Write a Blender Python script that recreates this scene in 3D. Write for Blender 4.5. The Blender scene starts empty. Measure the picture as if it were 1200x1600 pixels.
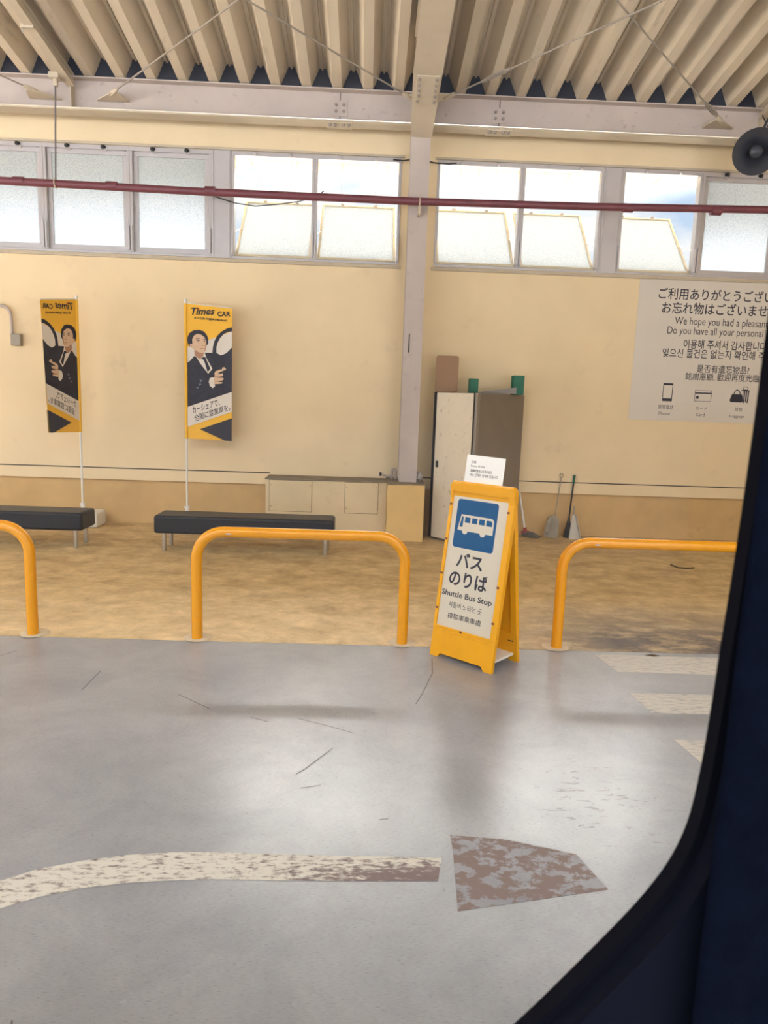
import bpy, bmesh, math, random
from mathutils import Vector, Matrix
random.seed(7)
S = bpy.context.scene
COL = S.collection

# ---------------------------------------------------------------- camera
cam = bpy.data.cameras.new('camera')
cam.sensor_fit = 'VERTICAL'; cam.sensor_height = 36.0; cam.sensor_width = 27.0
cam.lens = 1110 / 1600 * 36
cam.clip_start = 0.05; cam.clip_end = 400
cam.dof.use_dof = True; cam.dof.focus_distance = 6.5; cam.dof.aperture_fstop = 8.5
co = bpy.data.objects.new('camera', cam); COL.objects.link(co)
co.matrix_world = Matrix(((0.99914611, -0.03081734, -0.02751991, 0),
                          (-0.02234051, 0.15733823, -0.98729205, 0),
                          (0.03475564, 0.98706381, 0.1565154, 1.73), (0, 0, 0, 1)))
S.camera = co

# ---------------------------------------------------------------- light and exposure
S.view_settings.view_transform = 'Standard'; S.view_settings.look = 'None'
S.view_settings.gamma = 1; S.view_settings.use_curve_mapping = False
S.view_settings.exposure = 2.7
SKY = 1.0
GLOW = 9.0
W = bpy.data.worlds.new('sky'); S.world = W; W.use_nodes = True
nt = W.node_tree; nt.nodes.clear()
def N(nt, t, **kw):
    n = nt.nodes.new(t)
    for k, v in kw.items():
        if k in n.inputs.keys(): n.inputs[k].default_value = v
        else: setattr(n, k, v)
    return n
tc = N(nt, 'ShaderNodeTexCoord'); mp = N(nt, 'ShaderNodeMapping'); mp.inputs['Scale'].default_value = (1, 1, 2.6)
nz = N(nt, 'ShaderNodeTexNoise', Scale=4.2, Detail=8.0, Roughness=0.55)
cr = N(nt, 'ShaderNodeValToRGB'); cr.color_ramp.elements[0].position = 0.40; cr.color_ramp.elements[1].position = 0.56
mx = N(nt, 'ShaderNodeMixRGB'); mx.inputs[1].default_value = (0.55, 0.68, 0.86, 1); mx.inputs[2].default_value = (1.0, 0.975, 0.94, 1)
bg = N(nt, 'ShaderNodeBackground', Strength=SKY); ow = N(nt, 'ShaderNodeOutputWorld')
L = nt.links.new
L(tc.outputs['Generated'], mp.inputs[0]); L(mp.outputs[0], nz.inputs[0]); L(nz.outputs[0], cr.inputs[0])
L(cr.outputs[0], mx.inputs[0]); L(bg.outputs[0], ow.inputs[0])
# thin bright cloud round the sun, which stands high behind the wall
dp_ = N(nt, 'ShaderNodeVectorMath', operation='DOT_PRODUCT'); dp_.inputs[1].default_value = (0.14, 0.57, 0.81)
L(tc.outputs['Generated'], dp_.inputs[0])
gr = N(nt, 'ShaderNodeMapRange', interpolation_type='SMOOTHSTEP'); gr.inputs[1].default_value = 0.76; gr.inputs[2].default_value = 0.97; gr.inputs[3].default_value = 0.0; gr.inputs[4].default_value = GLOW
L(dp_.outputs['Value'], gr.inputs[0])
se = N(nt, 'ShaderNodeSeparateXYZ'); L(tc.outputs['Generated'], se.inputs[0])
lo = N(nt, 'ShaderNodeMapRange', interpolation_type='SMOOTHSTEP'); lo.inputs[1].default_value = 0.25; lo.inputs[2].default_value = 0.42; lo.inputs[3].default_value = 0.17; lo.inputs[4].default_value = 1.0
L(se.outputs[2], lo.inputs[0])
gm = N(nt, 'ShaderNodeVectorMath', operation='SCALE'); L(mx.outputs[0], gm.inputs[0]); L(lo.outputs[0], gm.inputs['Scale'])
gl = N(nt, 'ShaderNodeVectorMath', operation='SCALE'); gl.inputs[0].default_value = (1.0, 0.97, 0.93); L(gr.outputs[0], gl.inputs['Scale'])
ga = N(nt, 'ShaderNodeVectorMath', operation='ADD'); L(gm.outputs[0], ga.inputs[0]); L(gl.outputs[0], ga.inputs[1]); L(ga.outputs[0], bg.inputs[0])

sun = bpy.data.lights.new('sun', 'SUN'); sun.energy = 10.0; sun.angle = 0.01; sun.color = (1, 0.95, 0.87)
so = bpy.data.objects.new('sun', sun); COL.objects.link(so)
so.rotation_euler = (math.radians(-28), math.radians(4), 0); so.location = (30, 0, 40)

# ---------------------------------------------------------------- materials
MATS = {}
def mat(name, col, rough=0.5, metal=0.0, spec=0.5, var=0.0, vscale=6.0, vstretch=(1, 1, 1), dirt=None, dirt_amt=0.0,
        dirt_scale=9.0, dirt_lo=0.60, bump=0.0, bscale=60.0, coat=0.0, trans=0.0):
    if name in MATS: return MATS[name]
    m = bpy.data.materials.new(name); m.use_nodes = True; MATS[name] = m
    nt = m.node_tree; b = nt.nodes['Principled BSDF']; L = nt.links.new
    b.inputs['Roughness'].default_value = rough; b.inputs['Metallic'].default_value = metal
    b.inputs['Specular IOR Level'].default_value = spec; b.inputs['Coat Weight'].default_value = coat
    c = (*col, 1)
    geo = N(nt, 'ShaderNodeNewGeometry')
    out = None
    mp = N(nt, 'ShaderNodeMapping'); mp.inputs['Scale'].default_value = vstretch; L(geo.outputs['Position'], mp.inputs[0])
    n = N(nt, 'ShaderNodeTexNoise', Scale=vscale, Detail=6.0, Roughness=0.6); L(mp.outputs[0], n.inputs[0])
    mr = N(nt, 'ShaderNodeMapRange'); mr.inputs[1].default_value = 0.3; mr.inputs[2].default_value = 0.7
    mr.inputs[3].default_value = 1 - var; mr.inputs[4].default_value = 1 + var * 0.6
    L(n.outputs[0], mr.inputs[0])
    mm = N(nt, 'ShaderNodeMixRGB', blend_type='MULTIPLY'); mm.inputs[0].default_value = 1; mm.inputs[1].default_value = c
    L(mr.outputs[0], mm.inputs[2]); out = mm.outputs[0]
    if dirt:
        d = N(nt, 'ShaderNodeTexNoise', Scale=dirt_scale, Detail=8.0, Roughness=0.7); L(mp.outputs[0], d.inputs[0])
        r = N(nt, 'ShaderNodeValToRGB'); r.color_ramp.elements[0].position = dirt_lo; r.color_ramp.elements[1].position = dirt_lo + 0.12
        r.color_ramp.elements[1].color = (dirt_amt,) * 3 + (1,)
        L(d.outputs[0], r.inputs[0])
        dm = N(nt, 'ShaderNodeMixRGB'); dm.inputs[2].default_value = (*dirt, 1); L(r.outputs[0], dm.inputs[0]); L(out, dm.inputs[1]); out = dm.outputs[0]
    L(out, b.inputs['Base Color'])
    if bump:
        bn = N(nt, 'ShaderNodeTexNoise', Scale=bscale, Detail=4.0); L(geo.outputs['Position'], bn.inputs[0])
        bp = N(nt, 'ShaderNodeBump', Strength=bump, Distance=0.01); L(bn.outputs[0], bp.inputs['Height']); L(bp.outputs[0], b.inputs['Normal'])
    return m

def floor_nodes(nt, b):
    """grey sealed workshop floor; returns the colour socket"""
    L = nt.links.new
    geo = N(nt, 'ShaderNodeNewGeometry')
    n1 = N(nt, 'ShaderNodeTexNoise', Scale=1.7, Detail=9.0, Roughness=0.68, Distortion=0.4); L(geo.outputs['Position'], n1.inputs[0])
    r1 = N(nt, 'ShaderNodeValToRGB'); e = r1.color_ramp.elements
    e[0].position = 0.3; e[0].color = (0.215, 0.222, 0.25, 1); e[1].position = 0.72; e[1].color = (0.36, 0.365, 0.39, 1)
    L(n1.outputs[0], r1.inputs[0])
    mp = N(nt, 'ShaderNodeMapping'); mp.inputs['Scale'].default_value = (1.0, 4.5, 1); mp.inputs['Rotation'].default_value = (0, 0, 0.5)
    L(geo.outputs['Position'], mp.inputs[0])
    n2 = N(nt, 'ShaderNodeTexNoise', Scale=5.0, Detail=10.0, Roughness=0.66); L(mp.outputs[0], n2.inputs[0])
    r2 = N(nt, 'ShaderNodeValToRGB'); r2.color_ramp.elements[0].position = 0.22; r2.color_ramp.elements[0].color = (0.55, 0.53, 0.52, 1)
    r2.color_ramp.elements[1].position = 0.36; r2.color_ramp.elements[1].color = (1, 1, 1, 1); L(n2.outputs[0], r2.inputs[0])
    mm = N(nt, 'ShaderNodeMixRGB', blend_type='MULTIPLY'); mm.inputs[0].default_value = 0.05
    L(r1.outputs[0], mm.inputs[1]); L(r2.outputs[0], mm.inputs[2])
    ng = N(nt, 'ShaderNodeTexNoise', Scale=55.0, Detail=6.0, Roughness=0.7); L(mp.outputs[0], ng.inputs[0])
    rg = N(nt, 'ShaderNodeMapRange'); rg.inputs[1].default_value = 0.3; rg.inputs[2].default_value = 0.7; rg.inputs[3].default_value = 0.86; rg.inputs[4].default_value = 1.10; L(ng.outputs[0], rg.inputs[0])
    mg = N(nt, 'ShaderNodeMixRGB', blend_type='MULTIPLY'); mg.inputs[0].default_value = 1.0; L(mm.outputs[0], mg.inputs[1]); L(rg.outputs[0], mg.inputs[2])
    nk = N(nt, 'ShaderNodeTexNoise', Scale=21.0, Detail=5.0, Roughness=0.65, Distortion=1.2); L(geo.outputs['Position'], nk.inputs[0])
    rk = N(nt, 'ShaderNodeValToRGB'); rk.color_ramp.elements[0].position = 0.705; rk.color_ramp.elements[1].position = 0.73; rk.color_ramp.elements[1].color = (0.6, 0.6, 0.6, 1); L(nk.outputs[0], rk.inputs[0])
    mk_ = N(nt, 'ShaderNodeMixRGB'); mk_.inputs[2].default_value = (0.085, 0.075, 0.08, 1); L(rk.outputs[0], mk_.inputs[0]); L(mg.outputs[0], mk_.inputs[1])
    mm = mk_
    # pale flakes worn into the coat
    n3 = N(nt, 'ShaderNodeTexNoise', Scale=16.0, Detail=9.0, Roughness=0.75, Distortion=0.6); L(geo.outputs['Position'], n3.inputs[0])
    r3 = N(nt, 'ShaderNodeValToRGB'); r3.color_ramp.elements[0].position = 0.63; r3.color_ramp.elements[1].position = 0.68; L(n3.outputs[0], r3.inputs[0])
    m3 = N(nt, 'ShaderNodeMixRGB'); m3.inputs[2].default_value = (0.50, 0.49, 0.47, 1)
    q = N(nt, 'ShaderNodeMath', operation='MULTIPLY'); q.inputs[1].default_value = 0.28; L(r3.outputs[0], q.inputs[0]); L(q.outputs[0], m3.inputs[0])
    L(mm.outputs[0], m3.inputs[1])
    dv = N(nt, 'ShaderNodeVectorMath', operation='DISTANCE'); dv.inputs[1].default_value = (1.05, 2.95, 0); L(geo.outputs['Position'], dv.inputs[0])
    df = N(nt, 'ShaderNodeMapRange'); df.inputs[1].default_value = 0.75; df.inputs[2].default_value = 0.15; df.inputs[4].default_value = 0.17; L(dv.outputs['Value'], df.inputs[0])
    nf = N(nt, 'ShaderNodeTexNoise', Scale=8.5, Detail=9.0, Roughness=0.72, Distortion=0.8); L(mp.outputs[0], nf.inputs[0])
    fa = N(nt, 'ShaderNodeMath', operation='ADD'); L(nf.outputs[0], fa.inputs[0]); L(df.outputs[0], fa.inputs[1])
    rf = N(nt, 'ShaderNodeValToRGB'); rf.color_ramp.elements[0].position = 0.745; rf.color_ramp.elements[1].position = 0.765; L(fa.outputs[0], rf.inputs[0])
    mf = N(nt, 'ShaderNodeMixRGB'); mf.inputs[2].default_value = (0.10, 0.095, 0.095, 1); L(rf.outputs[0], mf.inputs[0]); L(m3.outputs[0], mf.inputs[1]); m3 = mf
    rr = N(nt, 'ShaderNodeMapRange'); rr.inputs[1].default_value = 0.3; rr.inputs[2].default_value = 0.7; rr.inputs[3].default_value = 0.25; rr.inputs[4].default_value = 0.37
    L(ng.outputs[0], rr.inputs[0]); L(rr.outputs[0], b.inputs['Roughness'])
    nb = N(nt, 'ShaderNodeTexNoise', Scale=7.0, Detail=3.0, Roughness=0.5); L(mp.outputs[0], nb.inputs[0])
    bp = N(nt, 'ShaderNodeBump', Strength=0.10, Distance=0.004); L(nb.outputs[0], bp.inputs['Height']); L(bp.outputs[0], b.inputs['Normal'])
    b.inputs['Specular IOR Level'].default_value = 1.0
    return m3.outputs[0]
def floor_mat():
    m = bpy.data.materials.new('grey floor coat'); m.use_nodes = True; nt = m.node_tree; b = nt.nodes['Principled BSDF']
    c = floor_nodes(nt, b); nt.links.new(c, b.inputs['Base Color']); return m
def paint_mat(name, paint, lo, hi, paint2=None, scale=11.0, stretch=(1, 3, 1), fade=False):
    """road paint worn through to the floor coat below"""
    m = bpy.data.materials.new(name); m.use_nodes = True; nt = m.node_tree; b = nt.nodes['Principled BSDF']; L = nt.links.new
    c = floor_nodes(nt, b)
    geo = N(nt, 'ShaderNodeNewGeometry'); mp = N(nt, 'ShaderNodeMapping'); mp.inputs['Scale'].default_value = stretch; L(geo.outputs['Position'], mp.inputs[0])
    n = N(nt, 'ShaderNodeTexNoise', Scale=scale, Detail=9.0, Roughness=0.68); L(mp.outputs[0], n.inputs[0])
    r = N(nt, 'ShaderNodeValToRGB'); r.color_ramp.elements[0].position = lo; r.color_ramp.elements[1].position = hi; L(n.outputs[0], r.inputs[0])
    if fade:   # the line is worn away along its near edge towards its right end
        sx = N(nt, 'ShaderNodeSeparateXYZ'); L(geo.outputs['Position'], sx.inputs[0])
        fx = N(nt, 'ShaderNodeMapRange'); fx.inputs[1].default_value = -0.35; fx.inputs[2].default_value = 0.25; L(sx.outputs[0], fx.inputs[0])
        fy = N(nt, 'ShaderNodeMapRange'); fy.inputs[1].default_value = 2.47; fy.inputs[2].default_value = 2.36; fy.inputs[4].default_value = 0.24; L(sx.outputs[1], fy.inputs[0])
        fm = N(nt, 'ShaderNodeMath', operation='MULTIPLY'); L(fx.outputs[0], fm.inputs[0]); L(fy.outputs[0], fm.inputs[1])
        fs = N(nt, 'ShaderNodeMath', operation='SUBTRACT'); L(n.outputs[0], fs.inputs[0]); L(fm.outputs[0], fs.inputs[1]); L(fs.outputs[0], r.inputs[0])
    x = N(nt, 'ShaderNodeMixRGB'); L(r.outputs[0], x.inputs[0]); L(c, x.inputs[1]); x.inputs[2].default_value = (*paint, 1)
    if paint2:
        x.inputs[1].default_value = (*paint2, 1)
        for l in list(x.inputs[1].links): nt.links.remove(l)
    L(x.outputs[0], b.inputs['Base Color']); b.inputs['Specular IOR Level'].default_value = 0.3
    for l in list(b.inputs['Roughness'].links): nt.links.remove(l)
    b.inputs['Roughness'].default_value = 0.55; return m
def platform_mat():
    m = bpy.data.materials.new('tan dusty concrete'); m.use_nodes = True; nt = m.node_tree; b = nt.nodes['Principled BSDF']; L = nt.links.new
    geo = N(nt, 'ShaderNodeNewGeometry'); mp = N(nt, 'ShaderNodeMapping'); mp.inputs['Scale'].default_value = (1, 1.5, 1); L(geo.outputs['Position'], mp.inputs[0])
    n = N(nt, 'ShaderNodeTexNoise', Scale=2.3, Detail=10.0, Roughness=0.74); L(mp.outputs[0], n.inputs[0])
    r = N(nt, 'ShaderNodeValToRGB'); e = r.color_ramp.elements
    e[0].position = 0.32; e[0].color = (0.40, 0.265, 0.115, 1); e[1].position = 0.66; e[1].color = (0.68, 0.49, 0.25, 1)
    L(n.outputs[0], r.inputs[0])
    # worn pale band towards the kerb, wet-looking grime at its right end
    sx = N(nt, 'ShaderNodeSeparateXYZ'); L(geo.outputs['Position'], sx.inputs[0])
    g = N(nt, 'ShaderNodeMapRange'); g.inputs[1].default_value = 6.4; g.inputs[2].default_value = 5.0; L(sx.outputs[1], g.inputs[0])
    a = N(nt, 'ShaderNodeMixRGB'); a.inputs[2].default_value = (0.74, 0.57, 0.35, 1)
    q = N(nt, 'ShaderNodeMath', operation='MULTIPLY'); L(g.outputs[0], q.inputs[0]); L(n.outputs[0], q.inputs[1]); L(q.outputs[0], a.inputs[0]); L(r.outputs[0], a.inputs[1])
    n2 = N(nt, 'ShaderNodeTexNoise', Scale=2.2, Detail=8.0, Roughness=0.7); mp2 = N(nt, 'ShaderNodeMapping'); mp2.inputs['Scale'].default_value = (1, 2.2, 1); mp2.inputs['Rotation'].default_value = (0, 0, 0.35)
    L(geo.outputs['Position'], mp2.inputs[0]); L(mp2.outputs[0], n2.inputs[0])
    gx = N(nt, 'ShaderNodeMapRange'); gx.inputs[1].default_value = 0.9; gx.inputs[2].default_value = 1.9; L(sx.outputs[0], gx.inputs[0])
    gy = N(nt, 'ShaderNodeMapRange'); gy.inputs[1].default_value = 6.2; gy.inputs[2].default_value = 5.1; L(sx.outputs[1], gy.inputs[0])
    q2 = N(nt, 'ShaderNodeMath', operation='MULTIPLY'); L(gx.outputs[0], q2.inputs[0]); L(gy.outputs[0], q2.inputs[1])
    r2 = N(nt, 'ShaderNodeValToRGB'); r2.color_ramp.elements[0].position = 0.30; r2.color_ramp.elements[1].position = 0.52; L(n2.outputs[0], r2.inputs[0])
    q3 = N(nt, 'ShaderNodeMath', operation='MULTIPLY'); L(q2.outputs[0], q3.inputs[0]); L(r2.outputs[0], q3.inputs[1])
    d = N(nt, 'ShaderNodeMixRGB'); d.inputs[2].default_value = (0.13, 0.105, 0.095, 1); L(q3.outputs[0], d.inputs[0]); L(a.outputs[0], d.inputs[1])
    n5 = N(nt, 'ShaderNodeTexNoise', Scale=5.5, Detail=8.0, Roughness=0.72, Distortion=0.5); L(geo.outputs['Position'], n5.inputs[0])
    r5 = N(nt, 'ShaderNodeMapRange'); r5.inputs[1].default_value = 0.33; r5.inputs[2].default_value = 0.67; r5.inputs[3].default_value = 0.74; r5.inputs[4].default_value = 1.12; L(n5.outputs[0], r5.inputs[0])
    m5 = N(nt, 'ShaderNodeMixRGB', blend_type='MULTIPLY'); m5.inputs[0].default_value = 1.0; L(d.outputs[0], m5.inputs[1]); L(r5.outputs[0], m5.inputs[2])
    # small dark specks
    n4 = N(nt, 'ShaderNodeTexNoise', Scale=14.0, Detail=6.0, Roughness=0.7); L(mp.outputs[0], n4.inputs[0])
    r4 = N(nt, 'ShaderNodeValToRGB'); r4.color_ramp.elements[0].position = 0.70; r4.color_ramp.elements[1].position = 0.74; L(n4.outputs[0], r4.inputs[0])
    s = N(nt, 'ShaderNodeMixRGB'); s.inputs[2].default_value = (0.10, 0.07, 0.04, 1); L(r4.outputs[0], s.inputs[0]); L(m5.outputs[0], s.inputs[1])
    L(s.outputs[0], b.inputs['Base Color']); b.inputs['Roughness'].default_value = 0.62; b.inputs['Specular IOR Level'].default_value = 0.35
    return m
def frosted_mat():
    m = bpy.data.materials.new('frosted pattern glass'); m.use_nodes = True; nt = m.node_tree; nt.nodes.clear(); L = nt.links.new
    o = N(nt, 'ShaderNodeOutputMaterial'); t = N(nt, 'ShaderNodeBsdfTranslucent'); g = N(nt, 'ShaderNodeBsdfGlossy', Roughness=0.25)
    x = N(nt, 'ShaderNodeMixShader'); x.inputs[0].default_value = 0.06
    geo = N(nt, 'ShaderNodeNewGeometry'); v = N(nt, 'ShaderNodeTexVoronoi', Scale=75.0); L(geo.outputs['Position'], v.inputs['Vector'])
    r = N(nt, 'ShaderNodeValToRGB'); r.color_ramp.elements[0].color = (0.45, 0.46, 0.48, 1); r.color_ramp.elements[1].color = (0.335, 0.36, 0.385, 1)
    r.color_ramp.elements[0].position = 0.2; r.color_ramp.elements[1].position = 0.75
    L(v.outputs['Distance'], r.inputs[0]); L(r.outputs[0], t.inputs[0]); L(t.outputs[0], x.inputs[1]); L(g.outputs[0], x.inputs[2]); L(x.outputs[0], o.inputs[0])
    return m
def clear_glass():
    m = bpy.data.materials.new('clear window glass'); m.use_nodes = True; nt = m.node_tree; nt.nodes.clear(); L = nt.links.new
    o = N(nt, 'ShaderNodeOutputMaterial'); t = N(nt, 'ShaderNodeBsdfTransparent'); t.inputs[0].default_value = (0.97, 0.98, 0.98, 1)
    g = N(nt, 'ShaderNodeBsdfGlossy', Roughness=0.0); x = N(nt, 'ShaderNodeMixShader'); x.inputs[0].default_value = 0.0015
    L(t.outputs[0], x.inputs[1]); L(g.outputs[0], x.inputs[2]); L(x.outputs[0], o.inputs[0]); return m

M_FLOOR = floor_mat(); M_PLAT = platform_mat(); M_FROST = frosted_mat(); M_GLASS = clear_glass()
M_WALL = mat('cream wall paint', (0.80, 0.635, 0.395), 0.75, var=0.06, vscale=1.4, dirt=(0.52, 0.39, 0.25), dirt_amt=0.30, dirt_scale=2.4, bump=0.04)
M_DADO = mat('ochre wall paint', (0.60, 0.395, 0.17), 0.75, var=0.12, vscale=2.2, dirt=(0.33, 0.22, 0.12), dirt_amt=0.35, dirt_scale=2.6, bump=0.05)
M_BOX = mat('pale box paint', (0.66, 0.52, 0.32), 0.7, var=0.09, vscale=2.0, dirt=(0.40, 0.29, 0.16), dirt_amt=0.45, dirt_scale=3.0)
M_PLINTH = mat('yellow plinth paint', (0.66, 0.44, 0.17), 0.7, var=0.08, vscale=2.0, dirt=(0.35, 0.24, 0.12), dirt_amt=0.35, dirt_scale=5.0)
M_DUST = mat('dusty top', (0.24, 0.19, 0.13), 0.9, var=0.2, vscale=9)
M_STEEL = mat('grey painted steel', (0.475, 0.40, 0.355), 0.55, var=0.08, vscale=3.0, dirt=(0.22, 0.17, 0.15), dirt_amt=0.6, dirt_scale=11.0)
M_STEELC = mat('cream painted and bounce-tinted steel', (0.50, 0.42, 0.31), 0.55, var=0.08, vscale=3.0, dirt=(0.28, 0.2, 0.13), dirt_amt=0.5, dirt_scale=9.0)
M_BOLT = mat('shaded bolt steel', (0.27, 0.225, 0.20), 0.5)  # shading of the bolts put into a darker even colour
M_ROD = mat('dull rod steel', (0.27, 0.225, 0.18), 0.5, var=0.1)
M_DECK = mat('dusty cream deck sheet', (0.56, 0.47, 0.345), 0.6, var=0.14, vscale=2.2, vstretch=(1, 0.3, 1), dirt=(0.25, 0.19, 0.13), dirt_amt=0.5, dirt_scale=5.0)
M_DARK = mat('shade-dark closure strip', (0.018, 0.02, 0.032), 0.8, var=0.2)
M_LINE = mat('black joint', (0.03, 0.025, 0.02), 0.8)
M_ALU = mat('silver aluminium', (0.50, 0.47, 0.47), 0.38, metal=0.35, var=0.05)
M_SASH = mat('yellow-lit sash metal', (0.62, 0.56, 0.43), 0.45, metal=0.1, var=0.05)  # open sashes only, yellow light reflected on them put into the colour
M_SOFFIT = mat('yellow soffit board', (0.40, 0.33, 0.19), 0.7, var=0.03)
M_GROUND = mat('bright outdoor concrete', (0.20, 0.19, 0.17), 0.9, var=0.1, vscale=0.5)
M_RED = mat('dark red pipe paint', (0.16, 0.042, 0.055), 0.4, var=0.15, vscale=5)
M_YEL = mat('yellow orange gloss paint', (0.74, 0.30, 0.004), 0.22, spec=0.45, var=0.05, vscale=14, dirt=(0.35, 0.14, 0.02), dirt_amt=0.5, dirt_scale=14)
M_YPL = mat('yellow plastic', (0.78, 0.355, 0.004), 0.42, spec=0.3, var=0.05, vscale=5, dirt=(0.5, 0.24, 0.03), dirt_amt=0.35, dirt_scale=6)
M_WHITE = mat('white print ground', (0.60, 0.525, 0.41), 0.5, var=0.02)
M_PAPER = mat('white paper', (0.80, 0.775, 0.73), 0.8, var=0.02)
M_INK = mat('near black ink', (0.018, 0.016, 0.03), 0.5)
M_GREYINK = mat('grey ink', (0.12, 0.10, 0.10), 0.6)
M_BLUE = mat('sign blue', (0.002, 0.075, 0.20), 0.6, spec=0.25, var=0.03)
M_POSTER = mat('poster film', (0.66, 0.60, 0.52), 0.45, var=0.04, vscale=1.3)
M_RUST = mat('rusty clip', (0.16, 0.05, 0.02), 0.7)
M_VINYL = mat('black vinyl', (0.009, 0.0095, 0.014), 0.42, spec=0.4, var=0.15, vscale=5, bump=0.03, bscale=90)
M_CHROME = mat('brushed chrome', (0.55, 0.52, 0.48), 0.28, metal=0.9)
M_WPL = mat('white plastic', (0.75, 0.72, 0.66), 0.4, var=0.04)
M_FLAG = mat('amber flag cloth', (0.86, 0.47, 0.04), 0.7, var=0.03)
M_FWHITE = mat('flag white', (0.72, 0.65, 0.57), 0.7, var=0.04)
M_FINK = mat('flag black', (0.022, 0.021, 0.034), 0.65, var=0.15)
M_FSUIT = mat('suit print', (0.026, 0.026, 0.042), 0.65, var=0.35, vscale=14)
M_SKIN = mat('printed skin', (0.66, 0.45, 0.30), 0.7, var=0.07, vscale=18)
M_SKIND = mat('printed skin shade', (0.40, 0.21, 0.13), 0.7)
M_FGLINT = mat('printed sleeve glint', (0.14, 0.18, 0.24), 0.7)
M_FRED = mat('printed red dot', (0.6, 0.05, 0.02), 0.7)
M_LOCKW = mat('scuffed white steel', (0.66, 0.57, 0.43), 0.45, var=0.05, dirt=(0.30, 0.20, 0.10), dirt_amt=0.8, dirt_scale=15, dirt_lo=0.585, vstretch=(1, 1, 0.7))
M_LOCKG = mat('grey brown steel', (0.20, 0.16, 0.12), 0.55, var=0.12, vscale=2.5)
M_BLACK = mat('black plastic', (0.012, 0.012, 0.015), 0.5)
M_BROWN = mat('brown board', (0.30, 0.17, 0.09), 0.6, var=0.08, vscale=4, vstretch=(1, 1, 0.3))
M_GREEN = mat('green card', (0.006, 0.12, 0.065), 0.55, var=0.08)
M_GREYB = mat('grey board', (0.24, 0.22, 0.20), 0.6, var=0.1)
M_MOP = mat('grey mop strands', (0.16, 0.14, 0.12), 0.95, var=0.4, vscale=40)
M_PAN = mat('grey tin', (0.32, 0.28, 0.22), 0.55, var=0.12)
M_HORN = mat('dark grey horn', (0.045, 0.048, 0.06), 0.45, var=0.1)
M_NAVY = mat('navy curtain cloth', (0.0016, 0.0026, 0.0072), 0.95, spec=0.03, var=0.3, vscale=40, bump=0.2, bscale=400)
M_RUBBER = mat('black rubber', (0.0022, 0.0024, 0.005), 0.8, spec=0.05)
M_TRIM = mat('dark bus trim', (0.0014, 0.0022, 0.006), 0.85, spec=0.08)
M_STRIPE = paint_mat('white stripe paint', (0.52, 0.485, 0.43), 0.34, 0.52, scale=22, stretch=(0.6, 2.5, 1))
M_LANE = paint_mat('worn white lane paint', (0.62, 0.59, 0.53), 0.36, 0.50, paint2=(0.19, 0.14, 0.14), scale=20, stretch=(1.0, 2.6, 1), fade=True)
M_PATCH = paint_mat('worn red brown paint', (0.20, 0.145, 0.135), 0.46, 0.51, scale=12, stretch=(1, 1.4, 1))
M_BAG = mat('pale plastic bag', (0.55, 0.50, 0.46), 0.3, var=0.2, vscale=20)
M_TWIG = mat('dark twig', (0.09, 0.06, 0.03), 0.8)
M_SCUFF = mat('dark scuff', (0.15, 0.14, 0.14), 0.6)

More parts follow.
